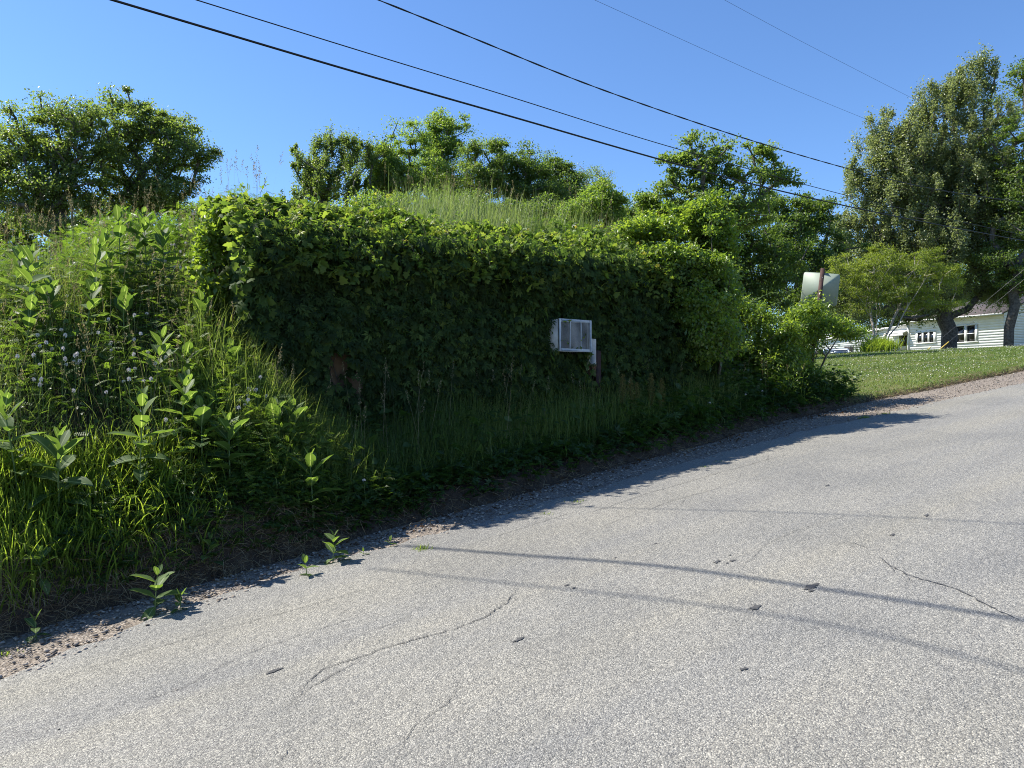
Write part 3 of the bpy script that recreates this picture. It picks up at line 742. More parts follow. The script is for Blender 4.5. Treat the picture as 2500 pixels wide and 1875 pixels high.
    tip = r.normal(size=(len(pos), 3)) + outd * .5 + np.array([0, 0, -droop])
    upn = r.normal(size=(len(pos), 3)) * .75 + np.array([0, 0, up]) + outd * .4
    TV, TF = tmpl if tmpl else rhomb(.62, .1)
    V, Fs = scatter(TV, TF, pos, frames(tip, upn), lsize * (.6 + .7 * r.random(len(pos))))
    rv = np.clip(.45 + .22 * r.normal(size=len(pos)) + .35 * (r.random(n_clump)[Ci] - .5), 0, 1)
    npmesh('crown', V - bx, Fs, M[leaf], t, rnd=np.repeat(rv, len(TV)))
    return t
FARG = 'trees rising behind the grassy mound'
tree('oak_tree', 'tall open crowned tree with an ivy wrapped trunk at far left', 'tree', 30, 168,
     [(150, 285, 75, 50), (60, 360, 80, 60), (165, 400, 90, 80), (-30, 430, 80, 90), (225, 330, 45, 70), (80, 470, 120, 55), (40, 280, 40, 25), (165, 540, 60, 80)], 'oak_leaf', 230, 120, .17, .55, .30, seed=1, stem_top=11)
tree('oak_tree', 'broad leafy tree with spreading right hand limbs beside the ivy wrapped tree', 'tree', 32, 335,
     [(330, 285, 80, 45), (420, 320, 60, 50), (300, 370, 70, 70), (430, 390, 80, 50), (500, 372, 28, 26), (490, 435, 30, 20), (380, 460, 90, 50), (270, 250, 35, 25), (300, 500, 80, 60), (460, 470, 30, 25)], 'oak_leaf', 210, 130, .17, .5, .30, seed=2, stem_top=11)
for i, (px, bl, lb) in enumerate([(30, [(40, 540, 80, 60), (-10, 610, 80, 60), (60, 640, 70, 50)], 'shady thicket tree under the ivy wrapped tree'),
                              (250, [(250, 560, 90, 50), (200, 630, 80, 50), (330, 590, 70, 50)], 'shady thicket tree behind the milkweed clump'),
                              (455, [(440, 520, 50, 38), (500, 525, 40, 30), (470, 580, 90, 50), (560, 540, 60, 50)], 'low dark rounded tree just left of the creeper covered wall')]):
    tree('thicket_tree', lb, 'tree', 34 + i, px, bl, 'dark_leaf', 90, 150, .17, .6, .14, seed=10 + i, group='dark thicket below the left trees')
tree('grey_tree', 'greyish rounded tree with a dark ivied stem left of the middle group', 'tree', 38, 830,
     [(760, 400, 45, 65), (830, 365, 55, 45), (900, 390, 45, 60), (840, 450, 110, 50), (770, 470, 60, 40), (780, 345, 25, 20)], 'oak_leaf', 170, 120, .16, .5, .2, seed=20, group=FARG, shoots=1, stem_top=9)
tree('ash_tree', 'light green tree with slender upright tops beside the tallest middle tree', 'tree', 39, 985,
     [(960, 390, 50, 60), (1005, 340, 32, 45), (985, 450, 70, 60), (930, 440, 40, 50), (1040, 430, 40, 60)], 'mid_leaf', 140, 120, .17, .5, .16, seed=21, group=FARG, stem_top=9.5)
tree('ash_tree', 'tallest tree of the middle group with a narrow rounded top', 'tree', 42, 1085,
     [(1082, 300, 42, 32), (1090, 350, 48, 45), (1070, 420, 65, 60), (1110, 470, 70, 50), (1050, 335, 20, 25), (1125, 320, 15, 15)], 'mid_leaf', 150, 130, .17, .5, .18, seed=22, group=FARG, stem_top=12)
tree('ash_tree', 'thin sparse tree with bare twigs right of the tallest middle tree', 'tree', 40, 1185,
     [(1155, 375, 35, 35), (1195, 360, 35, 30), (1180, 430, 60, 60), (1220, 390, 25, 40), (1215, 350, 20, 20)], 'ash_leaf', 90, 100, .16, .45, .13, seed=23, group=FARG, stem_top=10.5)
tree('maple_tree', 'dense dark round headed tree right of the sparse twiggy tree', 'tree', 41, 1270,
     [(1265, 395, 48, 38), (1300, 440, 65, 50), (1235, 440, 50, 60), (1310, 500, 90, 50), (1310, 390, 30, 25)], 'dark_leaf', 140, 140, .17, .5, .2, seed=24, group=FARG)
tree('maple_tree', 'dark tree with a sloping right shoulder at the end of the middle group', 'tree', 43, 1375,
     [(1360, 425, 45, 40), (1395, 470, 45, 45), (1345, 500, 70, 40), (1425, 500, 30, 30), (1355, 400, 20, 20)], 'dark_leaf', 110, 140, .17, .5, .18, seed=25, group=FARG)
tree('dead_top_tree', 'pale wispy half bare treetop behind the small round tree', 'tree', 46, 1450,
     [(1440, 430, 30, 25), (1465, 425, 25, 18), (1450, 470, 25, 30)], 'ash_leaf', 60, 26, .12, .5, .1, 'bark2', seed=26, group=FARG, stem_top=12.5)
tree('small_tree', 'small round bright tree standing right of the mound grass', 'tree', 27, 1462,
     [(1465, 470, 36, 30), (1450, 510, 60, 45), (1490, 500, 30, 35), (1400, 540, 60, 35), (1500, 545, 30, 30)], 'mid_leaf', 100, 130, .14, .36, .12, seed=27)
tree('distant_tree', 'far dark treetop low between the small round tree and the light shrub', 'tree', 60, 1540,
     [(1525, 520, 35, 25), (1580, 530, 40, 25), (1550, 560, 60, 30)], 'dark_leaf', 70, 110, .25, .8, .2, seed=28)
tree('small_tree', 'little light green treetop peeking out left of the open crowned ash', 'tree', 29, 1590,
     [(1580, 495, 26, 22), (1600, 530, 40, 30)], 'mid_leaf', 50, 110, .14, .35, .09, seed=29)
tree('open_ash_tree', 'open crowned tree with reaching leafy limbs under the overhead wires', 'tree', 28, 1775,
     [(1700, 345, 30, 30), (1755, 370, 35, 40), (1650, 395, 36, 34), (1700, 420, 60, 40), (1770, 440, 55, 40), (1870, 375, 36, 22), (1885, 420, 36, 26), (1930, 437, 34, 12), (1640, 470, 40, 50), (1700, 500, 60, 40), (1850, 470, 60, 26), (1790, 520, 90, 40)], 'ash_leaf', 190, 80, .17, .36, .2, seed=30, stem_top=7.2, loose=.8)
tree('maple_tree', 'dark spreading tree below the open crowned ash', 'tree', 33, 1800,
     [(1800, 560, 90, 60), (1750, 640, 80, 70), (1860, 640, 90, 70), (1800, 720, 100, 60), (1720, 560, 60, 50)], 'dark_leaf', 190, 140, .18, .5, .25, seed=31)
tree('maple_tree', 'dark full tree between the ash and the huge pale maple', 'tree', 38, 1945,
     [(1930, 530, 70, 50), (1990, 530, 45, 40), (1930, 610, 80, 70), (2000, 640, 70, 70), (1940, 720, 100, 70), (1900, 500, 50, 30), (1985, 490, 35, 22)], 'dark_leaf', 190, 140, .19, .55, .25, seed=32)
tree('huge_maple_tree', 'huge pale green maple with feathery upright shoots by the white house', 'tree', 46, 2317,
     [(2400, 210, 40, 60), (2340, 250, 45, 60), (2270, 300, 50, 65), (2210, 360, 55, 60), (2170, 420, 60, 70), (2310, 360, 90, 80), (2400, 340, 80, 100), (2420, 480, 80, 100), (2130, 470, 60, 55),
      (2230, 500, 110, 90), (2350, 560, 110, 90), (2080, 560, 62, 66), (2150, 620, 90, 60), (2280, 640, 110, 70), (2060, 660, 55, 55), (2050, 600, 50, 60), (2030, 690, 45, 55), (2300, 460, 120, 90), (2200, 580, 110, 80), (2350, 440, 100, 90), (2090, 450, 26, 40), (2420, 640, 80, 80), (2160, 690, 70, 40), (2090, 740, 60, 40), (2200, 745, 60, 30), (2260, 720, 70, 30), (2030, 720, 40, 40), (2450, 560, 60, 80), (2390, 715, 60, 26), (2440, 735, 40, 22), (2170, 330, 50, 50), (2290, 250, 50, 55), (2350, 190, 30, 40), (2140, 360, 40, 50), (2180, 300, 34, 40), (2105, 430, 36, 55), (2250, 420, 90, 80), (2230, 765, 60, 24), (2290, 745, 60, 30), (2130, 770, 50, 30), (2060, 750, 45, 45)], 'maple_leaf', 1150, 140, .21, .80, .46, seed=33, shoots=1, droop=.1, stem_top=9.5, up=.6)
tree('edge_tree', 'dark leaved tree with a twin trunk at the right edge by the house', 'tree', 43, 2462,
     [(2510, 190, 40, 40), (2500, 270, 50, 50), (2520, 380, 70, 70), (2475, 330, 30, 30), (2470, 470, 40, 60), (2490, 570, 70, 60), (2560, 480, 80, 90), (2440, 640, 60, 40), (2500, 680, 80, 40)], 'dark_leaf', 180, 130, .2, .6, .27, seed=34, stem_top=9)
tree('peach_tree', 'small yellow green fruit tree with a pale forked trunk on the lawn', 'tree', 33, 2143,
     [(2075, 650, 55, 28), (2130, 640, 45, 26), (2190, 650, 50, 30), (2240, 635, 45, 28), (2300, 660, 45, 30), (2330, 690, 26, 20), (2110, 695, 60, 25), (2200, 690, 70, 26), (2270, 710, 40, 25), (2320, 740, 36, 14), (2040, 690, 26, 22), (2095, 738, 44, 26), (2255, 742, 46, 22), (2160, 722, 60, 26), (2160, 615, 40, 18), (2275, 618, 30, 14)], 'peach_leaf', 230, 85, .135, .30, .085, 'bark2', seed=35,
     tmpl=rhomb(.3, .14), stem_top=3.9+float(H(16.5,33))*.8, nstem=5, spread=1.3, droop=1.)
for i, (px, bl, lb) in enumerate([(2040, [(2040, 700, 70, 70), (2000, 790, 80, 60)], 'dark tree behind the garage wing, left of the others'), (2180, [(2170, 680, 90, 80), (2200, 780, 90, 50)], 'dark tree behind the middle of the garage wing'),
                              (2330, [(2320, 660, 90, 80), (2340, 740, 90, 50)], 'dark tree rising straight behind the house roof'), (2470, [(2470, 640, 90, 100), (2540, 700, 80, 80)], 'dark tree behind the gable end of the house')]):
    tree('background_tree', lb, 'tree', 92 + 3 * i, px, bl, 'dark_leaf', 80, 150, .5, 1.5, .3, seed=60 + i, group='trees behind the house')
for i, (px, bl, lb) in enumerate([(960, [(940, 520, 90, 45), (1040, 520, 70, 40)], 'low thicket tree behind the left part of the mound grass'), (1180, [(1150, 525, 90, 45), (1240, 530, 60, 40)], 'low thicket tree behind the middle of the mound grass'),
                              (1400, [(1350, 540, 80, 45), (1450, 560, 80, 40)], 'low thicket tree behind the right part of the mound grass')]):
    tree('thicket_tree', lb, 'tree', 35 + i, px, bl, 'mid_leaf' if i == 0 else 'dark_leaf', 90, 130, .17, .55, .12, seed=80 + i, group='low thicket behind the mound')
# shrubs at the right end of the building and round the sign
tree('light_shrub', 'bright glossy shrub sprawling over the right end of the creeper wall', 'shrub', 11.5, 1700,
     [(1690, 545, 80, 36), (1750, 590, 45, 50), (1600, 565, 60, 22, 1, -.5), (1640, 630, 50, 36, .8, -1.0), (1720, 650, 55, 50, .8, -.7), (1585, 625, 36, 24, .8, -1.0), (1720, 505, 36, 20), (1755, 720, 36, 60, 1, -.4), (1700, 750, 50, 60, .8, -.9), (1765, 800, 40, 50, 1, -.4), (1540, 560, 50, 16, 1, -.6), (1730, 850, 40, 50, .8, -.7)], 'shrub_leaf', 300, 85, .095, .17, .03, seed=40,
     base_xyz=(*xy(9.4, 7.4), float(H(*xy(9.4, 7.3)))), tmpl=rhomb(.55, .1), stem_top=2.5, nstem=3, spread=.4, loose=.6)
tree('slope_shrub', 'mid height leafy shrub on the slope between wall end and sign', 'shrub', 12.6, 1850,
     [(1840, 785, 50, 34), (1890, 815, 60, 36), (1800, 805, 40, 50), (1840, 860, 70, 44), (1910, 870, 60, 40), (1795, 765, 30, 34), (1870, 920, 70, 40)], 'shrub_leaf', 150, 90, .085, .17, .03, seed=41,
     base_xyz=(*xy(11.2, 7.9), float(H(*xy(11.2, 7.9)))), tmpl=rhomb(.5, .1), stem_top=2.3, nstem=3, spread=.4)
tree('sign_shrub', 'arching leafy shrub wrapped round the foot of the sign post', 'shrub', 13.0, 1985,
     [(1960, 810, 60, 26), (2030, 800, 60, 22), (1985, 780, 30, 30), (2085, 812, 36, 12), (1930, 840, 50, 36), (1955, 860, 30, 36), (1940, 910, 50, 36), (1985, 752, 24, 22, 1, -.3), (1955, 775, 40, 22, 1, -.3)], 'shrub_leaf', 140, 80, .085, .16, .03, seed=42,
     base_xyz=(*xy(12.1, 7.6), float(H(*xy(12.1, 7.6)))), tmpl=rhomb(.5, .1), stem_top=2.2, nstem=3, spread=.4)
tree('locust_sapling', 'feathery bright green sapling behind the tall milkweed clump', 'shrub', 9.2, 330,
     [(240, 560, 40, 26), (330, 540, 50, 24), (420, 560, 40, 24), (455, 600, 26, 40), (200, 590, 26, 24), (350, 600, 90, 30)], 'locust_leaf', 60, 14, .17, .14, .02, seed=43,
     base_xyz=(*top_at(330, 640, .2),), tmpl=pinnate(8, 1., .10, .26), stem_top=3.0, nstem=3, spread=.5)
tree('wall_shrub', 'sunlit broad leaved shrub at the left corner of the creeper wall', 'shrub', 7.4, 520,
     [(520, 580, 26, 40), (500, 640, 20, 36), (545, 530, 24, 24), (520, 700, 22, 30)], 'shrub_leaf', 50, 26, .10, .11, .018, seed=44,
     base_xyz=(*top_at(540, 760, .1),), tmpl=rhomb(.6, .1), stem_top=2.8, nstem=2, spread=.15)

# ------------------------------------------------------------------ milkweed plants
def milk_mesh(h, pairs, seed, small=False):
    r = np.random.default_rng(seed); V, F, rv, ve, n = [], [], [], [], 0
    st = MB(); lean = r.normal(0, .05, 2)
    zz = np.linspace(0, h, 9); stem = np.stack([lean[0] * zz ** 1.5 + .012 * np.sin(zz * 6 + seed), lean[1] * zz ** 1.5, zz], -1)
    st.tube(stem, np.linspace(.0075, .0035, 9) * (.55 if small else 1), 6)
    for p in range(pairs):
        q = (p + .6) / pairs; zc = h * (.12 + .88 * q) if not small else h * (.15 + .85 * q)
        c = np.array([np.interp(zc, zz, stem[:, 0]), np.interp(zc, zz, stem[:, 1]), zc])
        size = (.115 + .12 * math.sin(math.pi * min(1, q * .85 + .12))) * (1 if not small else 1.0) * min(1, h / .55 + .2)
        if q > .9: size *= .75
        pit = .08 + 1.1 * q ** 1.5
        for sd in (0, 1):
            a = p * 1.571 + sd * math.pi + seed + r.normal(0, .2); e = pit + r.normal(0, .18)
            TV, TF, tv = oval(.46 + .06 * r.random(), 6, .30 - .25 * q + r.normal(0, .08), .16, .035)
            tip = np.array([[math.cos(a) * math.cos(e), math.sin(a) * math.cos(e), math.sin(e)]])
            upn = np.array([[-math.cos(a) * math.sin(e), -math.sin(a) * math.sin(e), math.cos(e)]]) + r.normal(0, .15, (1, 3))
            v, fs = scatter(TV, TF, c[None], frames(tip, upn), [size * (.85 + .3 * r.random())])
            V.append(v); F.append(fs[0] + n); n += len(v); rv.append(np.full(len(v), np.clip(.2 + .6 * q + r.normal(0, .15), 0, 1))); ve.append(tv)
    return st, np.concatenate(V), np.concatenate(F), np.concatenate(rv), np.concatenate(ve)
PROTO = []
for k, (h, pr, sm) in enumerate([(.95, 10, 0), (.8, 9, 0), (.7, 8, 0), (.55, 7, 0), (.27, 5, 1), (.14, 3, 1)]):
    st, V, F, rv, ve = milk_mesh(h, pr, 3 * k + 2, sm)
    a = st.build('stem', M['stem'], None, True); b_ = npmesh('leaves', V, [F], M['milk'], None, rnd=rv, smooth=True, vein=ve)
    PROTO.append((h, a, b_))
used = set()
MG = 'milkweed plants on the weedy bank'
def milkweed(px, py, h, label, group=MG, k=None, sized=None):
    """top of the plant seen at px, py; h is its height"""
    if k is None: k = int(np.argmin([abs(p[0] - h) for p in PROTO]))
    x, y, z = top_at(px, py, h)
    t = empty('milkweed', (x, y, z - .02), label, 'plant', group, rz=(px * 7.3 + py) % 6.28)
    sc_ = h / PROTO[k][0]; t.scale = (sc_,) * 3
    t.rotation_euler.x = math.sin(px * 1.7) * .08; t.rotation_euler.y = math.sin(py * 1.3) * .08
    for p in PROTO[k][1:]:
        o = p if (k, p.name) not in used else p.copy()
        if (k, p.name) in used: col.objects.link(o)
        used.add((k, p.name)); o.parent = t
MW = [(65, 605, .95, 'broad leaved milkweed topping the bank at the far left edge'),
      (30, 600, .8, 'milkweed crowding the left picture edge at the top of the bank'),
      (290, 505, 1.0, 'tallest milkweed, centre of the clump on the bank crest'),
      (365, 515, .95, 'tall milkweed on the right side of the bank crest clump'),
      (318, 545, .8, 'shorter milkweed in front of the bank crest clump'),
      (228, 590, .85, 'milkweed on the left side of the bank crest clump'),
      (275, 560, .85, 'milkweed filling the middle of the bank crest clump'),
      (400, 560, .8, 'milkweed against the feathery sapling on the bank'),
      (490, 640, .75, 'milkweed lit against the left corner of the creeper wall'),
      (505, 550, .85, 'upper milkweed touching the top left of the creeper wall'),
      (505, 725, .6, 'small milkweed below the wall corner among tall grass'),
      (55, 720, .7, 'milkweed with drooping leaves at left edge, mid bank'),
      (205, 685, .75, 'milkweed below the left side of the crest clump'),
      (300, 715, .6, 'milkweed half sunk in grass under the crest clump'),
      (130, 690, .6, 'milkweed between the left edge plants and the crest clump'),
      (370, 812, .7, 'bright topped milkweed at the centre of the upper bank'),
      (455, 838, .6, 'milkweed just right of the upper bank centre'),
      (552, 838, .55, 'milkweed nearest the dark wall base'),
      (440, 910, .75, 'large bright milkweed in the centre of the bank'),
      (340, 955, .8, 'broadest milkweed with many tiers left of the bank centre'),
      (500, 985, .6, 'milkweed right of the broadest tiered one'),
      (565, 1020, .6, 'dark leaved milkweed with splayed leaves above the lower bank'),
      (672, 985, .6, 'left one of the close milkweed pair at the edge of wall shade'),
      (722, 985, .62, 'right one of the close milkweed pair at the edge of wall shade'),
      (765, 1118, .6, 'lone slender milkweed with bare lower stem near the shade'),
      (45, 958, .75, 'tall milkweed on the lower bank at the left edge'),
      (140, 1055, .6, 'milkweed rising out of lush grass at lower left'),
      (102, 1345, .25, 'short milkweed in lush grass just above the bank foot at left'),
      (510, 1315, .25, 'dark stunted milkweed on the shaded bank foot'),
      (815, 1300, .25, 'milkweed at the foot of the bank near the pink flowers'),
      (435, 1290, .18, 'tiny milkweed in the grass above the bank foot')]
for p in MW: milkweed(*p)
SG = 'milkweed sprouts on the gravel shoulder'
for p in [(383, 1390, .30, 'largest milkweed sprout growing in the sunlit gravel', 4), (437, 1447, .13, 'tiny milkweed sprout beside the largest gravel sprout', 5), (85, 1505, .15, 'milkweed sprout in bank shade at the left end of the gravel', 5),
          (747, 1365, .14, 'milkweed sprout on the gravel at the shadow edge', 5), (952, 1312, .09, 'little sprout on the shaded gravel beside a grass tuft', 5), (888, 1340, .07, 'smallest sprout at the edge of the wall shadow', 5)]:
    milkweed(*p[:4], SG, p[4])

# dock plants and flowers
def dock():
    P = [(1520, 915, .62, 'tall yellowing dock spike on the left of its group'), (1555, 935, .5, 'short dock spike second in its group'), (1590, 912, .62, 'dock spike third from the left before the wall'),
         (1615, 925, .58, 'dock spike on the right of its group'), (1540, 925, .55, 'dock spike behind the left two')]
    r = np.random.default_rng(5); first = None
    for i, (px, py, h, lb) in enumerate(P):
        x, y, z = top_at(px, py, h + .15)
        t = empty('dock_plant', (x, y, z), lb, 'plant', 'dock plants in the wall shade', rz=i * 1.3); t.scale = (1, 1, (h + .15) / .75)
        if first is None:
            st = MB(); st.tube([(0, 0, 0), (.01, 0, .3), (0, .01, .75)], [.006, .005, .002], 5)
            V = []; n = 900
            zc = .33 + .42 * r.random(n); a = r.random(n) * 6.28; q = (.05 * np.sin((zc - .33) / .42 * 3.1) ** .6 + .008) * r.random(n)
            pos = np.stack([np.cos(a) * q, np.sin(a) * q, zc], -1); TV, TF = rhomb(.7, .1)
            V, Fs = scatter(TV, TF, pos, frames(rdir(n, r) + np.array([0, 0, .5]), rdir(n, r)), .010 + .008 * r.random(n))
            lv = []
            for j in range(5):
                a = j * 1.26; TVo, TFo, tv = oval(.38, 6, .5, .1, .05)
                lv.append((*scatter(TVo, TFo, np.array([[0, 0, .04]]), frames(np.array([[math.cos(a), math.sin(a), .6]]), np.array([[0, 0, 1.]])), [.24]), np.full(len(TVo), r.random())))
            Vl, Fl, rl = merge(lv)
            first = [st.build('stem', M['stem'], t), npmesh('seed_spike', V, Fs, M['dock'], t, rnd=np.repeat(r.random(n), 4)), npmesh('leaves', Vl, Fl, M['weed'], t, rnd=rl)]
        else:
            for c in first:
                o = c.copy(); col.objects.link(o); o.parent = t
dock()
def flowers():
    r = np.random.default_rng(9); TV, TF = rhomb(.45, .2)
    def head(mat):
        n = 40; d = nrm(r.normal(size=(n, 3)) * np.array([1, 1, .7]) + np.array([0, 0, .3]))
        V, Fs = scatter(TV, TF, d * .004, frames(d, rdir(n, r)), np.full(n, .014))
        return V + np.array([0, 0, .0]), Fs
    spots = []
    def cl(n, px, py, sx, sy, group, lb, white):
        for _ in range(n): spots.append((px + r.normal() * sx, py + r.normal() * sy, group, lb, white))
    cl(40, 850, 1235, 50, 50, 'flowers in the wall shadow edge', 'small whitish pink vetch blossom among weeds near the shadow edge', 0)
    cl(12, 610, 950, 28, 22, 'white clover heads near the wall', 'round white clover head above the weeds near the dark wall', 1)
    cl(12, 440, 590, 25, 35, 'pale flowers by the sapling', 'pale lilac blossom beside the feathery sapling', 0)
    cl(60, 230, 830, 140, 110, 'flowers scattered over the left bank', 'tiny pale blossom scattered among the left bank weeds', 0)
    cl(12, 1760, 900, 70, 60, 'flowers on the shaded right slope', 'tiny white blossom on the shaded slope below the shrub', 1)
    cl(4, 1310, 510, 40, 12, 'blossoms in the mound grass', 'pale blossom standing in the mound grass', 0)
    proto = {}
    for px, py, g, lb, wh in spots:
        h = .32 + .25 * r.random(); x, y, z = top_at(px, py, h)
        s_, w_ = sw(x, y)
        if y > 16 or w_ < WB(s_) + .12: continue
        t = empty('clover_flower' if wh else 'vetch_flower', (x, y, z), lb, 'flower', g, rz=r.random() * 6); 
        if wh not in proto:
            V, Fs = head(wh); st = MB(); st.tube([(0, 0, 0), (.02, 0, .2), (0, 0, .4)], .0016, 4, False)
            proto[wh] = [npmesh('blossom', V + np.array([0, 0, .405]), Fs, M['white_petal' if wh else 'petal'], t), st.build('stem', M['stem'], t)]
        else:
            for c in proto[wh]: o = c.copy(); col.objects.link(o); o.parent = t
        t.scale = (.95, .95, h / .4)
flowers()

# ------------------------------------------------------------------ bank, mound and lawn growth (uncountable)
def st(name, parts, mat, label, cat):
    V, Fs, r = merge(parts); return tag(npmesh(name, V, Fs, mat, rnd=r), label, cat, kind='stuff')
P = grass(34000, in_sw(-2.2, 2.8, .25, 5.2, lambda s, w, x, y: (.1 + .9 * vn(x * 1.7, y * 1.7, 51) ** 1.5) * np.maximum(ss(.3, .8, w - WB(s)), ss(.8, 1.8, s))), .2, .6, .0055, .36)
P += grass(2200, in_sw(1.6, 3.0, .7, 1.9), .4, .85, .006, .22, (.1, .3, .7))
P += grass(24000, in_sw(2.0, 9.4, .25, 1.45, lambda s, w, x, y: ss(0, .5, w - WB(s) - .15) * (.4 + .6 * ss(10, 6, s))), .28, .72, .006, .2, (.1, .35, .8))
P += grass(9000, in_sw(8.5, 12.8, .15, 3.2, lambda s, w, x, y: .6 * vn(x * 1.2, y * 1.2, 53) + .2), .2, .5, .007, .35)
st('bank_grass', P, M['grass'], 'uneven long grass growing all over the bank below the wall', 'grass')
P = grass(13000, in_sw(-1.6, 2.3, .06, .85, lambda s, w, x, y: ss(1.9, .4, s) * (.35 + .65 * vn(x * 2.4, y * 2.4, 55))), .16, .5, .0095, .3, (.15, .4, .9))
st('lush_grass', P, M['lush'], 'bright lush broad bladed grass at the lower left bank foot', 'grass')
def mound_smp(n):
    s_ = 2.0 + 10.5 * rng.random(n); w_ = 8.2 + 6.5 * rng.random(n); x, y = xy(s_, w_)
    k = rng.random(n) < (.15 + .85 * np.exp(-((s_ - 6.9) / 3) ** 2)) * ss(0, 1.1, s_ - .46 * w_); return x[k], y[k]
P = grass(17000, mound_smp, .3, 1.0, .0075, .16, (.06, .2, .5, 1.1), clump=1.8)
st('mound_grass', P, M['mgrass'], 'tall pale feathery grass on the mound top behind the wall', 'grass')
def lawn_smp(n):
    t = 12 + 22 * rng.random(n) ** .8; u = .40 + .36 * rng.random(n); x = u * t; s_, w_ = sw(x, t)
    k = (s_ > 12.2) & (w_ > WB(s_) + .04); return x[k], t[k]
P = grass(130000, lawn_smp, .035, .10, .012, .5, (.3, .8), clump=2.)
st('lawn_grass', P, M['lawn'], 'short mown lawn with clover in front of the white house', 'grass')
# clover heads in the lawn and long seeding grass
def seedheads(n, smp, h0, h1):
    parts = []; x, y = smp(n); n = len(x); z = H(x, y); TV, TF = rhomb(.35, .1)
    h = h0 + (h1 - h0) * rng.random(n); ln = rng.normal(0, .12, (n, 2))
    Tb, TFb = blade(4, .12, 1.)
    tip = np.column_stack([ln, np.ones(n)]); Rm = frames(tip, np.column_stack([rng.normal(size=(n, 2)), np.zeros(n)]))
    Vv = np.einsum('nij,nkj->nki', Rm, Tb[None] * np.stack([np.full(n, .004), h, h], -1)[:, None]) + np.stack([x, y, z], -1)[:, None]
    parts.append((Vv.reshape(-1, 3), [(f[None] + (np.arange(n) * len(Tb))[:, None, None]).reshape(-1, f.shape[1]) for f in TFb], np.repeat(rng.random(n) * .6, len(Tb))))
    tipp = Vv[:, -1]; bel = Vv[:, 4]; m = 26
    q = rng.random((n, m)); hd = tipp - bel
    pos = tipp[:, None] - hd[:, None] * q[..., None] * .35 + rng.normal(0, .008, (n, m, 3)) * (.4 + q[..., None])
    pos = pos.reshape(-1, 3); k = len(pos)
    V, Fs = scatter(TV, TF, pos, frames(np.repeat(nrm(hd), m, 0) + .7 * rdir(k), rdir(k)), .012 + .012 * rng.random(k))
    parts.append((V, Fs, np.repeat(rng.random(k), 4))); return parts
P = seedheads(420, in_sw(-2, 2.6, .8, 5), .6, 1.0) + seedheads(60, in_sw(2.2, 9, .5, 1.4), .75, 1.15) + seedheads(60, in_sw(9, 12.5, .3, 2.5), .5, .8) + seedheads(420, mound_smp, .7, 1.1)
st('seeding_grass', P, M['seed'], 'thin pale seed heads of long grass standing above the weeds', 'grass')
def lawn_far(n):
    t = 15 + 16 * rng.random(n); u = .42 + .32 * rng.random(n); x = u * t; s_, w_ = sw(x, t); k = (s_ > 13) & (w_ > WB(s_) + .3); return x[k], t[k]
def clover(n, smp, h, size):
    x, y = smp(n); n = len(x); z = H(x, y) + h * (.6 + .6 * rng.random(n)); TV, TF = rhomb(.9, .2); pos = np.stack([x, y, z], -1)
    V, Fs = scatter(TV, TF, pos, frames(rdir(n), rdir(n) * .4 + np.array([0, 0, 1.])), size * (.6 + .8 * rng.random(n))); return [(V, Fs, np.repeat(rng.random(n), 4))]
M['cl'] = leafmat('clover_white', [(.5, .5, .42), (.7, .68, .6)], (1, 1, 1), .1, .8)
st('lawn_clover', clover(3600, lawn_far, .08, .021), M['cl'], 'white clover heads speckling the lawn', 'clover')
# vetch, creeping weeds and litter
def leafy(n, smp, tmpl, hmin, hmax, size, hp=1.):
    x, y = smp(n); n = len(x); z = H(x, y) + hmin + (hmax - hmin) * rng.random(n) ** hp
    pos = np.stack([x, y, z], -1); a = rng.random(n) * 6.28
    tip = np.stack([np.cos(a), np.sin(a), .25 + .35 * rng.normal(size=n)], -1); upn = np.array([0, 0, 1.]) + .4 * rng.normal(size=(n, 3))
    V, Fs = scatter(*tmpl, pos, frames(tip, upn), size * (.6 + .8 * rng.random(n)))
    return [(V, Fs, np.repeat(np.clip(.5 * rng.random(n) + .6 * vn(x * 1.4, y * 1.4, 61) - .05, 0, 1), len(tmpl[0])))]
P = leafy(21000, in_sw(-2.2, 2.6, .3, 4.9, lambda s, w, x, y: ss(.2, .8, vn(x * 2.1, y * 2.1, 57)) * np.maximum(ss(.55, 1.1, w - WB(s)), ss(.8, 1.8, s) * ss(.1, .5, w - WB(s)))), pinnate(7), .05, .55, .085)
P += leafy(2400, in_sw(1.2, 2.9, .3, 1.9), pinnate(7), .05, .55, .085) + leafy(1500, in_sw(.6, 3.2, .04, .5), pinnate(7), .02, .22, .07)
P += leafy(2600, in_sw(1.7, 3.2, .1, .8), pinnate(7), .03, .3, .075) + leafy(3500, in_sw(9., 12.8, .2, 2.5), pinnate(7), .05, .5, .09)
st('ground_vetch', P, M['vetch'], 'feathery vetch foliage tangled through the left bank', 'weeds')
TV, TF, _ = oval(.55, 3, .3, .1); ov = (TV, TF)
P = leafy(9000, in_sw(-2.2, 2.6, .5, 4.8), ov, .02, .30, .05) + leafy(1300, in_sw(.4, 3.4, .05, .5), palmate5(), .02, .2, .075) + leafy(5200, in_sw(1.8, 12.6, .04, .75), palmate5(), .03, .24, .085) + leafy(6500, in_sw(6.8, 12.9, .15, 2.8), palmate5(), .04, .45, .08) \
    + leafy(3500, in_sw(8.8, 12.9, .3, 3.2), ov, .1, .6, .07) + leafy(800, in_sw(2.5, 9, .2, 1.3), ov, .05, .5, .12)
st('creeping_weeds', P, M['weed'], 'dark leafy weeds creeping along the foot of the bank', 'weeds')
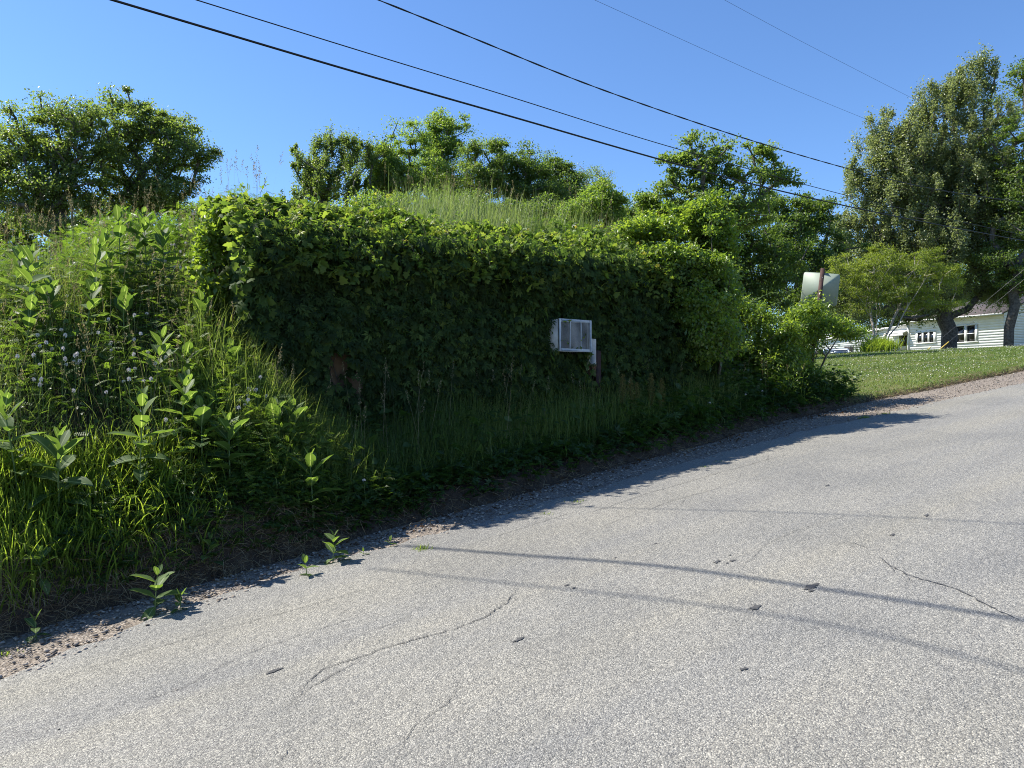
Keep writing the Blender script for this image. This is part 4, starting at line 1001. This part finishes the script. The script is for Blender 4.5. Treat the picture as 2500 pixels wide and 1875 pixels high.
def strands(n, smp):
    x, y = smp(n); n = len(x); a = rng.random(n) * 6.28; TV, TF = blade(4, .9, 1.)
    tip = np.stack([np.cos(a), np.sin(a), rng.normal(-.1, .35, n)], -1); Rm = frames(tip, rdir(n) + np.array([0, 0, -.6])); h = .06 + .16 * rng.random(n)
    V = np.einsum('nij,nkj->nki', Rm, TV[None] * np.stack([np.full(n, .0035), h, h], -1)[:, None]) + np.stack([x, y, H(x, y) + .015 + .05 * rng.random(n)], -1)[:, None]
    return [(V.reshape(-1, 3), [(f[None] + (np.arange(n) * len(TV))[:, None, None]).reshape(-1, f.shape[1]) for f in TF], np.repeat(rng.random(n), len(TV)))]
st('dry_thatch', strands(5200, in_sw(-2.2, 12.5, .02, .45)) + strands(6500, in_sw(-2., 2.6, .0, .22)) + strands(1500, in_sw(12, 19, -.05, .12)) + strands(900, in_sw(-2, 10, -.2, .1)), M['dry'], 'dry straw hanging over the dirt edge of the bank', 'dry grass')
st('leaf_litter', leafy(700, in_sw(2, 12, -.3, .12), palmate5(), .0, .03, .03) + leafy(500, in_sw(-2, 12, -.25, .3), ov, .0, .02, .03), M['litter'], 'brown dead leaves lying along the bank foot', 'leaf litter')
def tuft(px, py, n, h, label):
    x0, y0, z0 = top_at(px, py, 0); 
    P = grass(n, lambda k: (x0 + rng.normal(0, .035, k), y0 + rng.normal(0, .025, k)), h * .5, h, .006, .5, (.3, .8, 1.2))
    V, Fs, r = merge([(a - np.array([x0, y0, z0]), b_, c) for a, b_, c in P])
    o = npmesh('grass_tuft', V, Fs, M['lush'], rnd=r); o.location = (x0, y0, z0); tag(o, label, 'grass tuft', 'grass tufts on the shoulder')
for a in [(1032, 1346, 120, .09, 'bright grass tuft nearest the wall shadow, left of the others'), (1333, 1258, 60, .07, 'grass tuft at the middle of the shadow edge'), (1412, 1228, 60, .08, 'wispy grass tuft just right of the middle one'),
          (1720, 1143, 60, .08, 'low grass tuft where the shadow meets the gravel at right'), (1755, 1130, 60, .08, 'grass tuft farthest along the shadow edge'), (5, 1600, 60, .08, 'grass tuft cut by the left picture edge'), (2110, 1022, 200, .10, 'wide grass tuft near the lawn corner'), (2160, 1012, 140, .08, 'thin grass tuft right of the wide lawn corner tuft')]: tuft(*a)
x0, y0, z0 = top_at(2143, 858, 0); x0, y0 = (2143 - 1250) / F_ * 30.5, 30.5
P = grass(2600, lambda k: (x0 + rng.normal(0, .30, k), y0 + rng.normal(0, .3, k)), .35, .85, .016, .3, (.2, .6))
V, Fs, r = merge(P); z0 = float(H(x0, y0)); o = npmesh('grass_clump', V - np.array([x0, y0, z0]), Fs, M['lush'], rnd=r); o.location = (x0, y0, z0)
tag(o, 'tall uncut grass clump round the foot of the small fruit tree', 'grass clump')

# ------------------------------------------------------------------ sign seen from behind
def sign():
    x, y = xy(12.3, 7.62); x, y = (1972 - 1250) / F_ * 13.3, 13.3
    z = float(H(x, y))
    t = empty('road_sign', (x, y, z), 'leaning metal road sign seen from behind above the arching shrub', 'sign')
    t.rotation_euler = (0, R(6.5), R(-14))
    b = MB()
    b.box((-.035, -.018, -.1), (.035, -.012, 2.27)); b.box((-.035, -.012, -.1), (-.029, .02, 2.27)); b.box((.029, -.012, -.1), (.035, .02, 2.27))
    b.build('post', M['rustpost'], t)
    W_, H_, rr = .31, .29, .045; P2 = []
    for cx, cz, a0 in ((W_ - rr, H_ - rr, 0), (-W_ + rr, H_ - rr, 90), (-W_ + rr, -H_ + rr, 180), (W_ - rr, -H_ + rr, 270)):
        for k in range(5): a = R(a0 + 22.5 * k); P2.append((cx + rr * math.cos(a) , cz + rr * math.sin(a)))
    b = MB(); b.prism(P2, .022, .026, lambda a, c, d: (a, d, c + 1.90)); b.build('panel', M['alu'], t)
    b = MB()
    b.tube([(0, -.026, 1.72), (0, .03, 1.72)], .012, 6); b.build('bolt', M['wiregrey'], t)
    b = MB(); b.tube([(0, -.026, 2.1), (0, .03, 2.1)], .012, 6); b.build('bolt', M['wiregrey'], t)
sign()
# arching vine canes between shrubs and sign
def canes():
    r = np.random.default_rng(3); TV, TF = rhomb(.5, .1)
    for i, (pts, T, lb) in enumerate([([(1700, 600), (1760, 580), (1830, 570), (1850, 560)], 11.2, 'bare green cane arching right from the bright shrub'),
                              ([(1680, 520), (1720, 470), (1745, 455)], 11.2, 'upright green cane at the top of the bright shrub'),
                              ([(1830, 740), (1880, 715), (1930, 710), (1950, 702)], 13., 'long cane reaching from the slope shrub to the sign'),
                              ([(1850, 760), (1900, 740), (1925, 725), (1930, 720)], 13., 'shorter cane under the long one by the sign'),
                              ([(1970, 800), (1985, 730), (2010, 700), (2030, 690)], 13.05, 'leafy vine climbing across the sign back'),
                              ([(2040, 800), (2090, 790), (2115, 805), (2125, 822)], 13.1, 'leafy cane drooping right of the sign toward the lawn')]):
        W3 = np.array([ray(px, py, T + .12 * j) for j, (px, py) in enumerate(pts)])
        q = np.linspace(0, 1, 24); k = np.linspace(0, 1, len(pts)); C = np.stack([np.interp(q, k, W3[:, j]) for j in range(3)], -1)
        for _ in range(3): C[1:-1] = (C[:-2] + 2 * C[1:-1] + C[2:]) / 4
        C += r.normal(0, .006, C.shape)
        t = empty('vine_cane', tuple(W3[0]), lb, 'vine', 'canes arching out of the right shrubs'); b = MB(); b.tube(C, np.linspace(.007, .002, 24), 5); b.build('stem', M['stem'], t, origin=t.location)
        n = 70 if i >= 4 else 22; pos = C[r.integers(0, 24, n)] + r.normal(0, .03 if i >= 4 else .012, (n, 3))
        V, Fs = scatter(TV, TF, pos, frames(rdir(n, r) + np.array([0, 0, -.6]), rdir(n, r) + np.array([0, 0, .8])), (.05 if i >= 4 else .03) * (.6 + r.random(n)))
        npmesh('leaves', V - np.array(t.location), Fs, M['shrub_leaf'], t, rnd=np.repeat(r.random(n), 4))
canes()

# ------------------------------------------------------------------ overhead wires
def spline(pts, n=60):
    P = np.array(pts, float); d = np.append(0, np.cumsum(np.linalg.norm(np.diff(P, axis=0), axis=1))); q = np.linspace(0, d[-1], n)
    C = np.stack([np.interp(q, d, P[:, j]) for j in range(P.shape[1])], -1)
    for _ in range(25): C[1:-1] = (C[:-2] + 2 * C[1:-1] + C[2:]) / 4
    return C
def wire(pts, W0, rad_, label, mat='wire', twist=0.):
    W3 = []
    for px, py in spline(pts):
        t = W0 / (CA - SA * (px - 1250) / F_); W3.append(ray(px, py, t))
    W3 = np.array(W3)
    W3 = np.vstack([W3[0] + (W3[0] - W3[3]) * 3, W3, W3[-1] + (W3[-1] - W3[-4]) * 1.2])
    b = MB(); b.tube(W3, rad_, 6)
    if twist:
        d = np.append(0, np.cumsum(np.linalg.norm(np.diff(W3, axis=0), axis=1))); q = np.linspace(0, d[-1], 900); C = np.stack([np.interp(q, d, W3[:, j]) for j in range(3)], -1)
        for ph in (0, 3.14): b.tube(C + twist * np.stack([0 * q, np.cos(q * 4.2 + ph), np.sin(q * 4.2 + ph)], -1), rad_, 5)
    c = W3[len(W3) // 2]
    o = b.build('overhead_wire', M[mat], None, True, origin=c); o.location = c
    tag(o, label, 'wire', 'overhead wires along the road')
wire([(275, 0), (900, 186), (1277, 292), (1550, 373), (1821, 448), (2150, 523), (2500, 588)], 14., .021, 'thickest black cable, lowest of the overhead wires')
wire([(480, 0), (904, 132), (1277, 245), (1550, 335), (1967, 452), (2150, 500), (2500, 574)], 14.2, .011, 'thin black wire just above the thickest cable')
wire([(924, 0), (1150, 90), (1400, 195), (1698, 300), (1902, 365), (2150, 435), (2298, 469), (2500, 494)], 14., .011, 'twisted black service cable, third wire from the bottom', twist=.009)
wire([(1452, 0), (1900, 203), (2150, 306), (2400, 395)], 22., .006, 'very thin wire fourth from the bottom, ending behind the huge maple')
wire([(1769, 0), (1954, 100), (2211, 232), (2400, 325)], 22., .006, 'very thin topmost wire at the upper right of the sky')
# service drops crossing the road overhead; their shadows fall on the asphalt
def drop(shadow, k0, k1, rad_, label):
    Q = []
    for i, (px, py) in enumerate(shadow):
        x, y = road_pt(px, py); k = k0 + (k1 - k0) * i / (len(shadow) - 1); s_, w_ = sw(x, y)
        Q.append(np.array([x, y, float(base(s_))]) + np.array(SD) * k)
    C = spline(Q, 40); C = np.vstack([C[0] + (C[0] - C[3]) * 2, C, C[-1] + (C[-1] - C[-4]) * 6]); b = MB(); b.tube(C, rad_, 6); c = C[20]
    o = b.build('service_wire', M['wire'], None, True, origin=c); o.location = c; tag(o, label, 'wire', 'service wires crossing over the road')
drop([(1130, 1345), (1650, 1385), (2100, 1450), (2500, 1515)], 8.8, 8.8, .022, 'thick service cable crossing overhead, casting the darkest shadow on the road')
drop([(1050, 1405), (1300, 1430), (1850, 1490), (2250, 1570), (2450, 1630)], 9.2, 9.2, .011, 'service wire overhead casting the lower curved road shadow')
drop([(1480, 1240), (1900, 1250), (2500, 1283)], 8.6, 8.6, .008, 'thin service wire overhead casting the upper faint road shadow')
def guy(p0, p1, pg, T, label):
    t0 = np.array(ray(*p0, T)); t0[2] = float(H(t0[0], t0[1])) - .05; t1 = np.array(ray(*p1, T - 1.5)); d = t1 - t0
    t = empty('guy_wire', tuple(t0), label, 'wire', 'guy wires by the house'); b = MB(); b.tube([t0, t1 + d * .5], .006, 5); b.build('cable', M['wiregrey'], t, origin=t0)
    q = (pg[0] - p0[0]) / (p1[0] - p0[0]); b = MB(); b.tube([t0 + d * .01, t0 + d * q], .03, 7); b.build('guard', M['guard'], t, origin=t0)
guy((2236, 862), (2500, 658), (2273, 820), 40, 'left guy wire with a pale yellow guard in front of the house')
guy((2268, 862), (2500, 682), (2318, 822), 40.5, 'right guy wire with a yellow guard beside the big maple trunk')

# ------------------------------------------------------------------ white house and car
def house():
    C0 = np.array([37.0, 55.0]); D = nrm(np.array([-.41, .91])); I = np.array([D[1], -D[0]])      # wall direction, inwards
    zb = float(H(*C0)) - .25; Lw, hw, dp = 7.9, 3.2, 7.6
    t = empty('white_house', (C0[0], C0[1], zb), 'white clapboard house with brown shingle roof across the lawn', 'house')
    Mw = Matrix(((D[0], I[0], 0, 0), (D[1], I[1], 0, 0), (0, 0, 1, 0), (0, 0, 0, 1)))      # local a along wall, b inwards
    t.matrix_world = Matrix.Translation((C0[0], C0[1], zb)) @ Mw.to_4x4() if False else Matrix.Translation((C0[0], C0[1], zb))
    f = lambda a, b_, z: (D[0] * a + I[0] * b_, D[1] * a + I[1] * b_, z)
    def siding(mb, a0, a1, z0, top, b0, along=True):
        z = z0; k = .2
        while z < max(top(a0), top(a1)) - .02:
            pa = []
            z1 = z + k
            lo = [min(z1, top(a)) for a in (a0, a1)]
            if along: q = [f(a0, b0 - .035, z), f(a1, b0 - .035, z), f(a1, b0 - .005, max(lo[1], z)), f(a0, b0 - .005, max(lo[0], z)), f(a0, b0, z), f(a1, b0, z)]
            else: q = [f(b0 - .035, a0, z), f(b0 - .035, a1, z), f(b0 - .005, a1, max(lo[1], z)), f(b0 - .005, a0, max(lo[0], z)), f(b0, a0, z), f(b0, a1, z)]
            mb.add(q, [(0, 1, 2, 3), (0, 4, 5, 1)]); z = z1
    b = MB(); b.add([f(0, 0, 0), f(Lw, 0, 0), f(Lw, dp, 0), f(0, dp, 0), f(0, 0, hw), f(Lw, 0, hw), f(Lw, dp, hw), f(0, dp, hw), f(0, dp / 2, hw + 1.35), f(Lw, dp / 2, hw + 1.35)],
                    [(0, 1, 5, 4), (1, 2, 6, 9, 5), (2, 3, 7, 6), (3, 0, 4, 8, 7)])
    siding(b, 0, Lw, .1, lambda a: hw, 0.)
    siding(b, 0, dp, .1, lambda a: hw, 0., False)
    z = hw
    while z < hw + 1.25:      # gable courses
        q = (z - hw) / 1.35 * dp / 2; q1 = (z + .2 - hw) / 1.35 * dp / 2
        if q1 < dp / 2: b.add([f(-.035, q, z), f(-.035, dp - q, z), f(-.005, dp - q1, z + .2), f(-.005, q1, z + .2), f(0, q, z), f(0, dp - q, z)], [(0, 1, 2, 3), (0, 4, 5, 1)])
        z += .2
    b.build('wall', M['siding'], t)
    b = MB(); ov, oe = .66, .3; sl = 1.35 / (dp / 2)
    for sgn in (0, 1):
        e = [(-ov, hw - ov * sl), (dp / 2, hw + 1.35)]
        if sgn: e = [(dp - p[0], p[1]) for p in e]
        (b0, z0), (b1, z1) = e
        V = [f(-oe, b0, z0), f(Lw + oe, b0, z0), f(Lw + oe, b1, z1), f(-oe, b1, z1), f(-oe, b0, z0 + .12), f(Lw + oe, b0, z0 + .12), f(Lw + oe, b1, z1 + .14 + sgn * .004), f(-oe, b1, z1 + .14 + sgn * .004)]
        b.add(V, [(0, 1, 2, 3), (4, 7, 6, 5), (0, 4, 5, 1), (1, 5, 6, 2), (3, 2, 6, 7), (0, 3, 7, 4)])
    b.build('roof', M['roof'], t)
    b = MB(); z0 = hw - ov * sl
    Mx = Matrix.Identity(4); Mx.col[0][:3] = f(1, 0, 0); Mx.col[1][:3] = f(0, 1, 0)
    b.box((-oe, -ov - .09, z0 - .02), (Lw + oe, -ov - .003, z0 + .1), Mx); g = b.build('gutter', M['trim'], t)
    b = MB(); b.box((-.06, -.06, 0), (.06, .06, hw - .3), Mx @ Matrix.Translation((Lw, -.045, 0))); b.build('corner_trim', M['trim'], t)
    def window(a0, a1, z0, z1, n, split):
        b = MB(); fr = .09
        w = empty('window', f(0, 0, 0)); w.parent = t
        b.box((a0 - fr, -.09, z1), (a1 + fr, -.036, z1 + fr), Mx); b.box((a0 - fr - .05, -.12, z0 - fr), (a1 + fr + .05, -.036, z0), Mx)
        ww = (a1 - a0) / n
        for k in range(n + 1):
            c = a0 + ww * k; b.box((c - fr * (1 if k in (0, n) else .8), -.09, z0), (c + fr * (1 if k in (0, n) else .8), -.036, z1), Mx)
        b.build('frame', M['trim'], w)
        b = MB()
        for k in range(n): b.box((a0 + ww * k + .01, -.05, z0 + .004), (a0 + ww * (k + 1) - .01, -.038, z1 - .004), Mx)
        b.build('pane', M['glass'], w)
        if split:
            b = MB()
            for k in range(n):
                l, r_ = a0 + ww * k + fr * .9, a0 + ww * (k + 1) - fr * .9; zm = (z0 + z1) / 2
                b.box((l, -.075, zm - .03), (r_, -.051, zm + .03), Mx); b.box((l, -.07, z0 + .01), (l + .04, -.052, z1 - .01), Mx); b.box((r_ - .04, -.07, z0 + .01), (r_, -.052, z1 - .01), Mx)
            b.build('sash', M['trim'], w)
    window(2.05, 3.75, 1.08, 2.34, 2, True)
    window(5.5, 7.1, 1.2, 2.05, 3, False)
    for a in (5.2, 6.5):
        b = MB(); b.box((a, -.06, .25), (a + .45, -.037, .55), Mx); b.build('basement_vent', M['dark'], t)
    # low wing running on to the left with a single pitch roof
    a0, a1 = Lw + .005, Lw + 13.; top = lambda a: 2.75 - (a - a0) * .085
    b = MB(); b.add([f(a0, .25, 0), f(a1, .25, 0), f(a1, 6, 0), f(a0, 6, 0), f(a0, .25, top(a0)), f(a1, .25, top(a1)), f(a1, 6, top(a1)), f(a0, 6, top(a0))], [(0, 1, 5, 4), (1, 2, 6, 5), (2, 3, 7, 6), (3, 0, 4, 7)])
    siding(b, a0, a1, .1, top, .25); b.build('wing_wall', M['siding'], t)
    b = MB(); b.add([f(a0, -.1, top(a0)), f(a1 + .3, -.1, top(a1 + .3)), f(a1 + .3, 6.2, top(a1 + .3)), f(a0, 6.2, top(a0)), f(a0, -.1, top(a0) + .12), f(a1 + .3, -.1, top(a1 + .3) + .12), f(a1 + .3, 6.2, top(a1 + .3) + .12), f(a0, 6.2, top(a0) + .12)],
                    [(0, 1, 2, 3), (4, 7, 6, 5), (0, 4, 5, 1), (1, 5, 6, 2), (2, 6, 7, 3), (0, 3, 7, 4)]); b.build('wing_roof', M['trim'], t)
    b = MB(); b.box((a0 + .2, .16, .7), (a0 + 1.15, .214, 2.0), Mx); d = b.build('door', M['trim'], t)
    b = MB(); b.box((a0 + .3, .14, 1.0), (a0 + 1.05, .157, 1.9), Mx); b.build('pane', M['glass'], d)
    b = MB(); b.add([f(a0 + .05, .2, 2.35), f(a0 + 1.9, .2, 2.35), f(a0 + 1.9, -.7, 2.05), f(a0 + .05, -.7, 2.05), f(a0 + .05, .2, 2.40), f(a0 + 1.9, .2, 2.40), f(a0 + 1.9, -.72, 2.10), f(a0 + .05, -.72, 2.10), f(a0 + 1.9, -.7, 1.9), f(a0 + .05, -.7, 1.9)],
                    [(0, 1, 2, 3), (4, 7, 6, 5), (1, 5, 6, 2), (0, 3, 7, 4), (3, 2, 8, 9)]); b.build('awning', M['trim'], t)
    for a, w_, h_ in ((a0 + 5.9, .9, 1.25), (a0 + 7.6, 1.3, 1.15), (a0 + 9.6, 1.3, 1.0)):
        b = MB(); b.box((a, .18, .1), (a + w_, .213, h_), Mx); b.build('garage_opening', M['dark'], t)
    p = f(a0 + .2, -.4, 0); st_ = empty('porch_steps', (C0[0] + p[0], C0[1] + p[1], zb), 'grey wooden porch steps with a rail under the white awning', 'steps')
    b = MB()
    for k in range(3): b.box((0, -.5 - .28 * k, 0), (1.1, -.22 - .28 * k - .003, .6 - .2 * k), Mx)
    b.build('tread', M['conc'], st_)
    b = MB()
    for a in (0.05, 1.05): b.box((a - .03, -1.0, .1), (a + .03, -.94, 1.0), Mx); b.box((a - .03, -.3, .55), (a + .03, -.24, 1.1), Mx); b.box((a - .03, -.93, .95), (a + .03, -.31, 1.02), Mx)
    b.build('rail', M['conc'], st_)
house()
def car():
    x, y = 20.4, 46.; z = float(H(x, y))
    t = empty('parked_car', (x, y, z), 'silver blue car parked beyond the lawn crest by the garage', 'car', rz=R(-62 - 0))
    # local +X forward, nose towards the viewer's left
    t.rotation_euler.z = R(180 + 62)
    prof = [(-2.2, .35), (-2.25, .75), (-2.1, 1.0), (-1.55, 1.06), (1.0, 1.0), (1.95, .86), (2.2, .68), (2.22, .38)]
    b = MB()
    def loft(mb, pr, hw0, hw1):
        n = len(pr); V = []
        for sy, ins in ((-1, 0), (1, 0)): V += [(a, sy * (hw0 if c < .9 else hw1), c) for a, c in pr]
        mb.add(V, [tuple(range(n))[::-1], tuple(range(n, 2 * n))] + [(i, (i + 1) % n, n + (i + 1) % n, n + i) for i in range(n)])
    loft(b, prof, .9, .86); body = b.build('body', M['carpaint'], t)
    cab = [(-1.75, 1.02), (-1.25, 1.46), (.15, 1.48), (1.0, .99)]
    b = MB(); n = 4
    V = [(a, -.84 if c < 1.2 else -.66, c) for a, c in cab] + [(a, .84 if c < 1.2 else .66, c) for a, c in cab]
    b.add(V, [(3, 2, 1, 0), (4, 5, 6, 7), (0, 1, 5, 4), (2, 3, 7, 6)]); b.build('glasshouse', M['carglass'], t)
    b = MB(); b.box((-1.28, -.67, 1.463), (.2, .67, 1.52), None, .02)
    for sy in (-1, 1):
        for (p, q) in (((-1.75, 1.02), (-1.25, 1.47)), ((1.0, 1.0), (.15, 1.48)), ((-.4, 1.03), (-.4, 1.47))):
            b.tube([(p[0], sy * .85, p[1]), (q[0], sy * .68, q[1])], .035, 6)
    b.build('roof', M['carpaint'], t)
    for sy in (-1, 1):
        b = MB(); b.box((.65, sy * .95 - .09, 1.0), (.85, sy * .95 + .09, 1.14), None, .03); b.build('mirror', M['carpaint'], t)
        b = MB(); b.box((2.12, sy * .62 - .2, .62), (2.24, sy * .62 + .2, .78), None, .02); b.build('headlight', M['lamp'], t)
        for ax in (-1.35, 1.35):
            w = MB(); w.tube([(ax, sy * .93 - .1, .32), (ax, sy * .93 + .0, .32)], .32, 20); wo = w.build('wheel', M['rubber'], t); h = MB(); h.tube([(ax, sy * .94 - .085, .32), (ax, sy * .94 + .015, .32)], .19, 12); h.build('rim', M['alu'], wo)
    b = MB(); b.box((2.19, -.4, .5), (2.235, .4, .62), None, .01); b.build('radiator_grille', M['dark'], t)
car()
